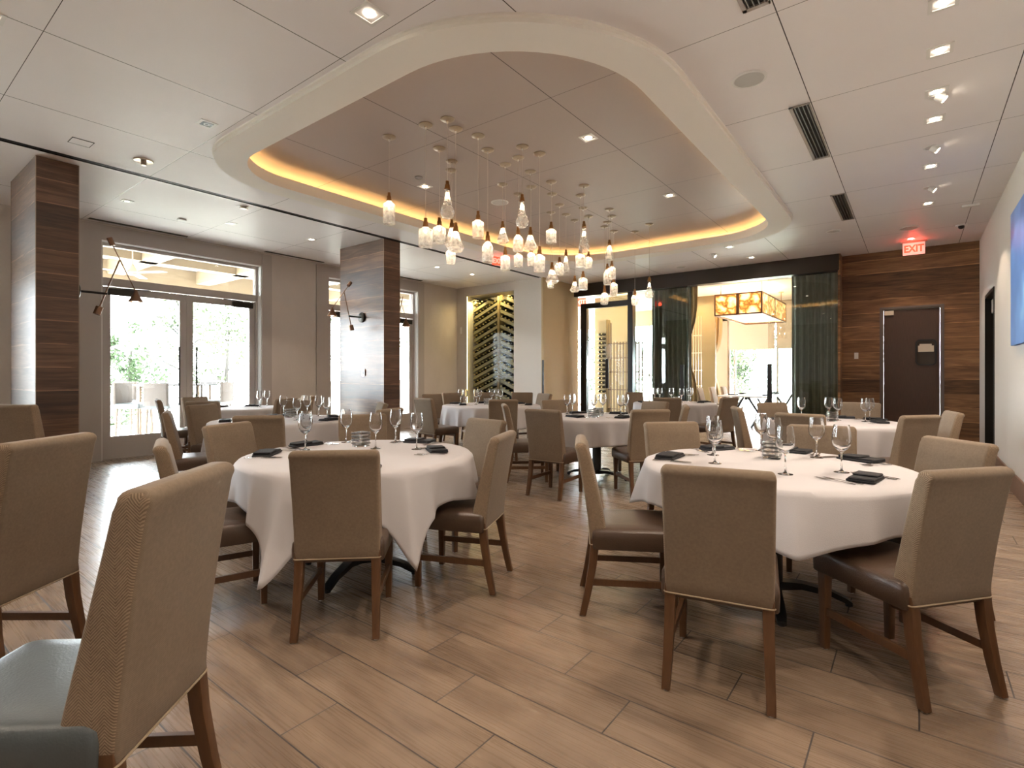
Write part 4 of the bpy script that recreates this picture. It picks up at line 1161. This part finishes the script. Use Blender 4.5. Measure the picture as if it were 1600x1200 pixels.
# ------------------------------------------------------------------ wine display niche
bm = nb(); box(bm, NX0, NX0+.008, YB+.004, YB+.02, NZ0, NZ1-.02); nl = tag(obj('niche_light_strip', bm, NICHEL), 'glowing yellow light strip along the left edge of the wine display', 'strip light')
lamp('AREA', 'lamp_light', (NX0+.2, YB+.10, 3.2), (R(0), 0, 0), 7, (1, .74, .32), nl, size=.25)
lamp('AREA', 'lamp_light', (NX0+1.0, YB+.14, 3.25), (R(20), 0, 0), 10, (1, .74, .32), nl, size=.5)
bm = nb(); box(bm, NX0-.01, NX0+1.55, YB-.01, YB+.6, NZ1-.015, NZ1); struct(obj('trim_niche_head', bm, FRAME))
rk = thing('wine_rack', 'herringbone rack of slanted shelves behind the glass of the lit wine niche', 'wine rack', (0, 0, 0))
PX = -8.36; SL = .42
bm = nb(); box(bm, PX-.035, PX+.035, YB+.20, YB+.40, NZ0, NZ1-.02); obj('centre_post', bm, GOLDW, rk)
obj('back_panel', bx(NX0, NX1, YB+.55, YB+.6, NZ0, NZ1), RACK, rk)
BOT = None
rows = 15; dz = .196
def bottle_bm():
    bm = nb(); lathe(bm, [(0, -.15), (.036, -.15), (.039, -.14), (.039, .03), (.030, .07), (.015, .10), (.0145, .15), (0, .152)], 14); 
    bmesh.ops.rotate(bm, verts=bm.verts, cent=(0, 0, 0), matrix=Matrix.Rotation(pi/2, 3, 'X')); return bm
for side in (-1, 1):
    x0, x1 = (NX0+.03, PX-.05) if side < 0 else (PX+.05, NX1-.02)
    for k in range(rows+3):
        nlab = 0
        zc = NZ0-.35+k*dz          # shelf height at the post end is the highest
        def zz(x): return zc+.30-SL*abs(x-PX)
        xa, xb = x0, x1
        pts = []
        for i in range(9):
            x = xa+(xb-xa)*i/8
            if NZ0+.02 < zz(x) < NZ1-.10: pts.append(x)
        if len(pts) < 2: continue
        bm = nb(); a, b = pts[0], pts[-1]
        loft(bm, [[(x, YB+.22, zz(x)), (x, YB+.50, zz(x)), (x, YB+.50, zz(x)-.075), (x, YB+.22, zz(x)-.075)] for x in (a, b)])
        obj('shelf', bm, RACK, rk)
        nbt = int((b-a)/.098)
        for i in range(nbt):
            if random.random() < .12: continue
            x = a+.05+(b-a-.1)*i/max(nbt-1, 1)
            zb_ = zz(x)+.043
            if zb_ > NZ1-.06: continue
            fp = nbt-1-i if side < 0 else i
            lab = 'dark wine bottle %s from the centre post, %s slanted row up, %s half' % (ordl[fp], ordl[k], 'left' if side < 0 else 'right'); glab = 'bottles in the %s slanted row, %s half' % (ordl[k], 'left' if side < 0 else 'right')
            if BOT is None:
                BOT = obj('wine_bottle', bottle_bm(), BOTTLE, smooth=40); tag(BOT, lab, 'wine bottle', glab)
                bm = nb(); lathe(bm, [(.0155, .118), (.016, .152), (0, .1535)], 12); bmesh.ops.rotate(bm, verts=bm.verts, cent=(0, 0, 0), matrix=Matrix.Rotation(pi/2, 3, 'X')); obj('foil_cap', bm, FOIL, BOT)
                BOT.location = (x, YB+.34, zb_)
            else: dup(BOT, (x, YB+.34+random.uniform(-.03, .03), zb_), 0, lab, glab)
struct(obj('window_niche', bx(NX0, NX1, YB+.045, YB+.053, NZ0, NZ1-.015), PANE3))

# ------------------------------------------------------------------ glass partition and the rooms behind it
bm = nb(); box(bm, -7.05, -1.12, YG-.12, YG+.12, 3.24, HC-.002); struct(obj('wall_partition_header', bm, pbr('espresso_beam', (.022, .013, .009), .35)))
bm = nb(); box(bm, -6.69, -6.52, YG-.06, YG+.06, 0, 3.06); box(bm, -6.52, -5.40, YG-.06, YG+.06, 2.93, 3.06); box(bm, -5.40, -5.27, YG-.08, YG+.08, 0, 3.24)
d6 = struct(obj('door_6', bm, pbr('black_frame', (.014, .015, .016), .3)))
obj('glass_pane', bx(-6.52, -5.40, YG-.006, YG+.006, .01, 2.93), PANE3, d6)
obj('transom_pane', bx(-6.85, -5.40, YG-.006, YG+.006, 3.06, 3.24), PANE, d6)
bm = nb(); box(bm, -5.98, -5.90, YG-.10, YG-.05, .95, 1.66, bev=.01); obj('pull_handle', bm, BLACK, d6)
def gpanel(n, x0, x1, handle=None, hx=None):
    o = struct(obj('window_%d' % n, bx(x0, x1, YG-.008, YG+.008, .01, 3.24), PANE2))
    obj('panel_edge', bx(x1-.014, x1, YG-.012, YG+.012, .01, 3.24), pbr('green_glass_edge%d' % n, (.03, .06, .05), .2), o)
    if hx is not None:
        bm = nb(); box(bm, hx-.045, hx+.045, YG-.07, YG-.035, .55, 1.50, bev=.008); box(bm, hx-.02, hx+.02, YG-.035, YG+.01, .7, .75); box(bm, hx-.02, hx+.02, YG-.035, YG+.01, 1.3, 1.35); obj('pull_handle', bm, BLACK, o)
gpanel(4, -5.27, -3.98, hx=-4.10)
gpanel(5, -2.36, -1.14, hx=-2.32)
def drape(name, x0, x1, y, z0, z1, mat, label, n=60, amp=.045, waist=None, grp=None):
    bm = nb(); m = 14; rings = []
    nw = (x1-x0)/.11
    for q in range(m+1):
        z = z0+(z1-z0)*q/m; row = []
        for i in range(n+1):
            u = i/n
            xc = x0+(x1-x0)*u
            if waist:
                k = math.exp(-((z-waist[1])/.55)**2); xc = xc*(1-.75*k)+waist[0]*.75*k
            row.append(bm.verts.new((xc, y+amp*sin(2*pi*nw*u)+.012*sin(9*u+3*z), z)))
        rings.append(row)
    for a, b in zip(rings, rings[1:]):
        for i in range(n): bm.faces.new((a[i], a[i+1], b[i+1], b[i]))
    o = obj(name, bm, mat, smooth='all'); so = o.modifiers.new('thick', 'SOLIDIFY'); so.thickness = .004
    bm = nb(); tube(bm, [(x0-.03, y, z1+.005), (x1+.03, y, z1+.005)], .012, 8); obj('curtain_rail', bm, DARKM, o)
    if waist:
        bm = nb(); tube(bm, [(waist[0]+.09*cos(t), y+.07*sin(t), waist[1]+.02*sin(t*2)) for t in [2*pi*k/16 for k in range(17)]], .014, 8, False); obj('tie_back', bm, mat, o)
    return tag(o, label, 'curtain', grp)
drape('sheer_curtain', -4.95, -4.02, YG+.30, .02, 3.42, SHEER, 'smoky grey sheer curtain behind the left glass panel of the private room', 110)
drape('sheer_curtain', -1.98, -1.16, YG+.30, .02, 3.42, SHEER, 'smoky grey sheer curtain behind the right glass panel by the walnut wall', 110)
drape('tan_drape', -5.55, -4.75, 16.9, .02, 3.45, DRAPE, 'tan drape tied back left of the private room window', 60, .06, (-5.15, 1.55))
drape('tan_drape', -4.42, -4.02, 12.4, .02, 3.55, DRAPE, 'tan drape tied back just inside the private room glass', 40, .05, (-4.36, 1.85))
# private room shell
struct(obj('ceiling_private_room', bx(-11.9, -1.0, YG+.12, 19.0, 3.66, 3.72), pbr('warm_white_ceiling', (.80, .74, .66), .6)))
bm = nb(); box(bm, -1.12, -.97, YW+.15, 18.8, 0, 3.66); struct(obj('wall_private_right', bm, PLASTR))
YF = 18.6
bm = nb(); box(bm, -12, -8.9, YF, YF+.2, 0, .10); box(bm, -5.75, -5.05, YF, YF+.2, 0, 3.66); box(bm, -12, -1.0, YF, YF+.2, 3.1, 3.66); box(bm, -1.5, -1.0, YF, YF+.2, 0, 3.1)
struct(obj('wall_private_far', bm, pbr('tan_wall', (.40, .30, .20), .8)))
bm = nb()
for xx in (-5.05, -4.86, -3.55, -1.56): box(bm, xx, xx+.06, YF+.05, YF+.12, 0, 3.1)
for xx in (-11.9, -9.9, -7.9, -5.81): box(bm, xx, xx+.06, YF+.05, YF+.12, 0, 3.1)
box(bm, -11.9, -5.75, YF+.05, YF+.12, 1.22, 1.27)
wf = struct(obj('window_6', bm, FRAME)); obj('glass_pane', bx(-11.9, -1.5, YF+.08, YF+.09, 0, 3.1), PANE, wf)
for i, (x0, x1) in enumerate(((-4.98, -3.58), (-3.50, -1.55))):
    o = tag(obj('roller_shade', bx(x0, x1, YF-.03, YF-.025, 2.12, 3.62), SHADE), 'half drawn beige roller shade, %s of the private room window' % ('left and wider part', 'right part')[i], 'window shade', 'roller shades of the private room')
    obj('hem_bar', bx(x0, x1, YF-.035, YF-.02, 2.10, 2.125), SHADE, o)
# beam in the private room ceiling
struct(obj('trim_ceiling_beam', bx(-6.0, -1.1, 13.2, 13.55, 3.50, 3.66), pbr('beam_white', (.82, .77, .70), .6)))
# chandelier
ch = thing('box_chandelier', 'large rectangular chandelier of glowing amber onyx panels in the private room', 'chandelier', (-3.55, 15.5, 2.81))
hx, hy, hz = .56, 1.5, .52
bm = nb(); t_ = .018
for sx in (-1, 1):
    for sy in (-1, -.0, 1): box(bm, sx*hx-t_, sx*hx+t_, sy*hy-t_, sy*hy+t_, 0, hz)
    for z in (0, hz): box(bm, sx*hx-t_, sx*hx+t_, -hy, hy, z-t_, z+t_)
for sy in (-1, 1):
    box(bm, -t_*2, t_*2, sy*hy-t_, sy*hy+t_, 0, hz)
    for z in (0, hz): box(bm, -hx, hx, sy*hy-t_, sy*hy+t_, z-t_, z+t_)
obj('frame', bm, BRONZE, ch)
for sx in (-1, 1): obj('side_panel', bx(sx*hx-.006, sx*hx+.006, -hy, hy, .01, hz-.01), ONYX, ch)
for sy in (-1, 1): obj('end_panel', bx(-hx, hx, sy*hy-.006, sy*hy+.006, .01, hz-.01), ONYX, ch)
obj('bottom_diffuser', bx(-hx, hx, -hy, hy, .03, .035), emis('chandelier_diffuser', (1, .70, .42), .55), ch)
for sx, sy in ((-.5, -1.2), (.5, -1.2), (.5, 1.2), (-.5, 1.2)):
    bm = nb(); tube(bm, [(sx, sy, hz), (sx, sy, .85)], .010, 8); s = obj('stem', bm, BRONZE, ch)
    bm = nb(); lathe(bm, [(0, .83), (.07, .83), (.07, .85)], 20, (sx, sy, 0)); obj('canopy', bm, NICKEL, s)
lamp('POINT', 'lamp_light', (0, -.8, .3), (0, 0, 0), 60, (1, .68, .36), ch, shadow_soft_size=.3)
lamp('POINT', 'lamp_light', (0, .8, .3), (0, 0, 0), 60, (1, .68, .36), ch, shadow_soft_size=.3)
lamp('AREA', 'lamp_light', (0, 0, .70), (pi, 0, 0), 35, (1, .75, .48), ch, size=1.2)
# private table and chairs
pt = thing('private_room_table', 'long white topped table on black crossed steel legs in the private room', 'table', (-3.25, 15.1, 0))
obj('tabletop', bx(-.62, .62, -1.75, 1.75, .735, .765, bev=.004), WHITE, pt)
for sy in (-1, 1):
    for sx in (-1, 1):
        bm = nb(); tube(bm, [(sx*.50, sy*1.55, 0), (sx*.05, sy*1.55, .73)], .028, 4); tube(bm, [(sx*.12, sy*1.55, 0), (sx*.5, sy*1.55, .73)], .028, 4)
        obj('leg', bm, IRON, pt)
obj('stretcher', bx(-.03, .03, -1.55, 1.55, .66, .73), IRON, pt)
pc = protos['n']
for i, (x, y, a) in enumerate(((-4.45, 14.0, 0), (-4.45, 15.1, 0), (-4.45, 16.2, 0))):
    dup(pc, (x+.2, y, 0), R(a-90), 'tan dining chair at the private room table seen through the glass, %s of three' % ('nearest', 'middle', 'farthest')[i], 'chairs of the private room')
for i, (x, y) in enumerate(((-3.6, 13.75), (-2.85, 13.9), (-3.6, 14.7), (-2.9, 15.2), (-3.1, 16.2))):
    dup(NPK, (x, y, .766), .3*i, 'black napkin on the private room table, %s' % ordl[i], 'napkins on the private room table')
# wine room behind the black framed door
wr = thing('wire_wine_rack', 'tall brass wire wine rack lit golden behind the black framed door', 'wine rack', (-6.55, 13.6, 0))
bm = nb()
for i in range(14):
    x = -.62+i*.095; box(bm, x-.012, x+.012, -.012, .012, .02, 2.2 if i > 3 else 2.75)
for z in (.3, .85, 1.35, 1.75, 2.15): box(bm, -.64, .64, -.02, .02, z-.012, z+.012)
obj('wire_frame', bm, RACKM, wr)
bm = nb(); box(bm, -.66, -.42, -.12, .12, .02, 2.85); obj('side_upright', bm, GOLDW, wr)
for r_ in range(16):
    for c_ in range(2):
        x, z = -.58+c_*.11-6.55, .55+r_*.125
        o = dup(BOT, (x, 13.42, z), 0, 'dark bottle %s shelf up, %s column of the rack behind the black framed door' % (ordl[r_], ('left', 'right')[c_]), 'bottles in the wire rack')
wr2 = thing('wire_wine_rack', 'brass wire wine rack beyond the tan drape inside the private room', 'wine rack', (-5.15, 15.2, 0))
bm = nb()
for i in range(9): x = -.30+i*.075; box(bm, x-.006, x+.006, -.01, .01, .02, 2.95)
for z in (.5, .95, 1.4, 1.9, 2.4): box(bm, -.32, .32, -.02, .02, z-.012, z+.012)
obj('wire_frame', bm, pbr('pale_wire', (.75, .68, .5), .4), wr2)
bm = nb(); box(bm, -7.95, -6.70, 14.6, 14.7, 0, 3.66); struct(obj('wall_wine_room', bm, GOLDW))
struct(obj('wall_wine_room_side', bx(-5.62, -4.75, 16.2, 16.3, 0, 3.66), GOLDW))
wl_ = tag(obj('wine_room_light', bx(-6.9, -6.1, 13.9, 14.0, 3.60, 3.655), NICHEL), 'yellow strip light at the top of the wine room', 'strip light')
lamp('AREA', 'lamp_light', (-6.9, 13.6, 3.5), (0, 0, 0), 30, (1, .80, .45), wl_, size=.8)
lamp('AREA', 'lamp_light', (-5.2, 15.6, 3.5), (0, 0, 0), 22, (1, .80, .45), wl_, size=.5)

# ------------------------------------------------------------------ outside: patio, railing, trees
struct(obj('floor_patio', bx(-16.0, -9.9, -8, 24, -.12, -.01), DECK))
struct(obj('ground_outside', bx(-120, 60, -80, 140, -1.6, -1.4), GRASS))
struct(obj('ceiling_patio', bx(-14.0, -9.9, -8, 12.5, 3.75, 3.85), PWHITE))
bm = nb()
for k in range(11): box(bm, -14.0, -9.92, -6.9+k*1.75, -6.6+k*1.75, 3.45, 3.75)
box(bm, -14.0, -13.7, -8, 12.5, 3.3, 3.75); box(bm, -11.9, -11.65, -8, 12.5, 3.45, 3.75)
struct(obj('trim_patio_beam', bm, CREAM))
fn = thing('ceiling_fan', 'white bladed ceiling fan on the patio seen through the door transom', 'fan', (-11.3, 3.35, 3.15))
bm = nb(); tube(bm, [(0, 0, .12), (0, 0, .6)], .012, 8); lathe(bm, [(0, -.06), (.07, -.05), (.09, .0), (.05, .08), (.02, .14), (0, .14)], 20); obj('motor', bm, PAPER, fn, smooth=True)
for k in range(3):
    bm = nb(); a = k*2*pi/3+.5; box(bm, .08, .66, -.07, .07, -.01, .0, bev=.003); bmesh.ops.rotate(bm, verts=bm.verts, cent=(0, 0, 0), matrix=Matrix.Rotation(a, 3, 'Z')); obj('blade', bm, PWHITE, fn)
rl = thing('patio_railing', 'dark topped patio railing with clear panels beyond the glass doors', 'railing', (-15.6, 0, 0))
for k in range(14): obj('post', bx(-.025, .025, -7+k*2.2, -6.95+k*2.2, 0, 1.02), DARKM, rl)
obj('top_rail', bx(-.03, .03, -7, 22, 1.02, 1.06), DARKM, rl)
obj('glass_panel', bx(-.005, .005, -7, 22, .08, 1.0), PANE, rl)
obj('bottom_rail', bx(-.02, .02, -7, 22, .30, .33), FRAME, rl)
# bar stools, high table on the patio
def stool(x, y, rz, label):
    t = thing('bar_stool', label, 'bar stool', (x, y, 0), rz, 'patio bar stools')
    bm = nb(); loft(bm, [[(a, -.22+b, z) for a, b in rrect(.44, .07, .02, 3)] for z in (.72, .9, 1.10, 1.13)]); obj('backrest', bm, MATS['stool_cloth'], t, smooth=40)
    obj('seat', bx(-.22, .22, -.2, .24, .66, .76, bev=.02), LEAB, t)
    for sx in (-1, 1):
        for sy in (-1, 1): obj('leg', (lambda b: (tube(b, [(sx*.18, sy*.19, .66), (sx*.2, sy*.21, 0)], .022, 4), b)[1])(nb()), MATS['pale_wood'], t)
    return t
pbr('stool_cloth', (.10, .085, .075), .8); pbr('pale_wood', (.12, .08, .05), .6)
stool(-11.55, 3.45, R(-52), 'upholstered bar stool left of the doors outside, turned sideways')
stool(-10.95, 3.74, R(37), 'upholstered bar stool with its back to the left door leaf')
stool(-11.55, 4.9, R(128), 'upholstered bar stool outside behind the right door leaf')
stool(-13.0, 3.6, R(218), 'upholstered bar stool on the far side of the patio high table')
ht = thing('high_table', 'dark topped high table among the patio bar stools', 'table', (-12.4, 4.45, 0))
obj('tabletop', bx(-.4, .4, -.7, .7, 1.05, 1.08, bev=.004), DARKM, ht)
for sx in (-1, 1):
    for sy in (-1, 1): obj('leg', bx(sx*.30-.018, sx*.30+.018, sy*.55-.018, sy*.55+.018, 0, 1.05), MATS['pale_wood'], ht)
sd = thing('patio_dining_table', 'light round topped table outside near the right door leaf', 'table', (-13.6, 6.6, 0))
bm = nb(); lathe(bm, [(0, .72), (.5, .72), (.5, .75), (0, .75)], 32); obj('tabletop', bm, MATS['pale_wood'], sd)
bm = nb(); tube(bm, [(0, 0, 0), (0, 0, .72)], .03, 8); obj('column', bm, FRAME, sd)
bm = nb(); tube(bm, [(-.3, -.25, 0), (.3, .25, .02)], .02, 6); tube(bm, [(-.3, .25, 0), (.3, -.25, .02)], .02, 6); obj('base_foot', bm, FRAME, sd)
bm = nb(); box(bm, -14.3, -14.15, 9, 13.5, 0, 1.05); tag(obj('planter_wall', bm, pbr('grey_planter', (.30, .28, .26), .7)), 'low grey planter wall outside the far window', 'wall')

def leafcloud(seed, n, rad, cz, mat):
    rnd = random.Random(seed); bm = nb()
    cl = [(rnd.gauss(0, rad*.42), rnd.gauss(0, rad*.42), cz+rnd.uniform(-1, 1)*rad*.9, rnd.uniform(.35, .8)*rad*.45) for _ in range(26)]
    for _ in range(n):
        c = rnd.choice(cl); v = Vector((rnd.gauss(0, 1), rnd.gauss(0, 1), rnd.gauss(0, 1))).normalized()*c[3]*rnd.uniform(.4, 1)
        p = Vector(c[:3])+v; a = Vector((rnd.gauss(0, 1), rnd.gauss(0, 1), rnd.gauss(0, 1))).normalized(); b = a.orthogonal().normalized(); s = rnd.uniform(.05, .12)
        bm.faces.new([bm.verts.new(p+a*s), bm.verts.new(p+b*s*.5), bm.verts.new(p-a*s), bm.verts.new(p-b*s*.5)])
    return bm
def make_tree(seed, h, mat, label, grp='trees beyond the patio'):
    rnd = random.Random(seed)
    t = thing('tree', label, 'tree', (0, 0, -1.4), 0, grp)
    bm = nb(); top = Vector((rnd.uniform(-.3, .3), rnd.uniform(-.3, .3), h*.8)); tube(bm, [(0, 0, 0), tuple(top*.5+Vector((.1, 0, 0))), tuple(top)], .13, 8, r2=.04)
    for _ in range(9):
        z = rnd.uniform(.3, .8)*h; a = rnd.uniform(0, 6.28); L = rnd.uniform(.8, 1.8); tube(bm, [(0, 0, z), (cos(a)*L*.5, sin(a)*L*.5, z+.5), (cos(a)*L, sin(a)*L, z+.7)], .035, 5, r2=.01)
    obj('trunk', bm, BARK, t); obj('foliage', leafcloud(seed, 2600, h*.32, h*.62, mat), mat, t)
    return t
t1 = make_tree(3, 6.5, GREEN2, 'pale leafy tree beyond the patio railing'); t2 = make_tree(9, 5.0, GREEN1, 'bushy green tree beyond the patio railing')
spots = [(-20, 2.2), (-24.5, 5.2), (-19.5, 7.2), (-29, 8.5), (-24, 10.6), (-30, 3.4), (-21, 15), (-27, 15), (-20, 20.5), (-26, 20), (-16, 22.8), (-11.5, 25), (-6.5, 23.5), (-7.5, 30), (-2.0, 27), (-15.5, 29.5), (-3.5, 32)]
tcount = {}
for i, (x, y) in enumerate(spots):
    src = t1 if i % 2 == 0 else t2
    place = ('seen through the glass doors' if y < 9 else 'seen through the far left window' if y < 20 else 'outside the private room windows')
    lab = ('tall pale leafy tree ' if i % 2 == 0 else 'low bushy green tree ')+place
    if i < 2: o = src; o.location = (x, y, -1.4); o['label'] = lab
    else: o = dup(src, (x, y, -1.4), i*1.3, lab)
    o['group'] = ('pale' if i % 2 == 0 else 'green')+' trees '+place
    tcount[o['group']] = tcount.get(o['group'], 0)+1; o['label'] = lab+', '+ordl[tcount[o['group']]-1]+' of its kind'
for i, (x, y) in enumerate(((-17.5, 1.6), (-17.6, 4.6), (-17.4, 10.0), (-17.6, 12.9), (-17.5, 15.8))):
    bm = leafcloud(40+i, 1500, 1.1, .9, GREEN1)
    tag(obj('shrub', bm, GREEN1 if i % 2 else GREEN2, loc=(x, y, -1.3)), 'leafy shrub just beyond the railing, %s along the patio' % ordl[i], 'shrub', 'shrubs beyond the railing')
for o in list(sc.objects):
    if o.get('used'): del o['used']
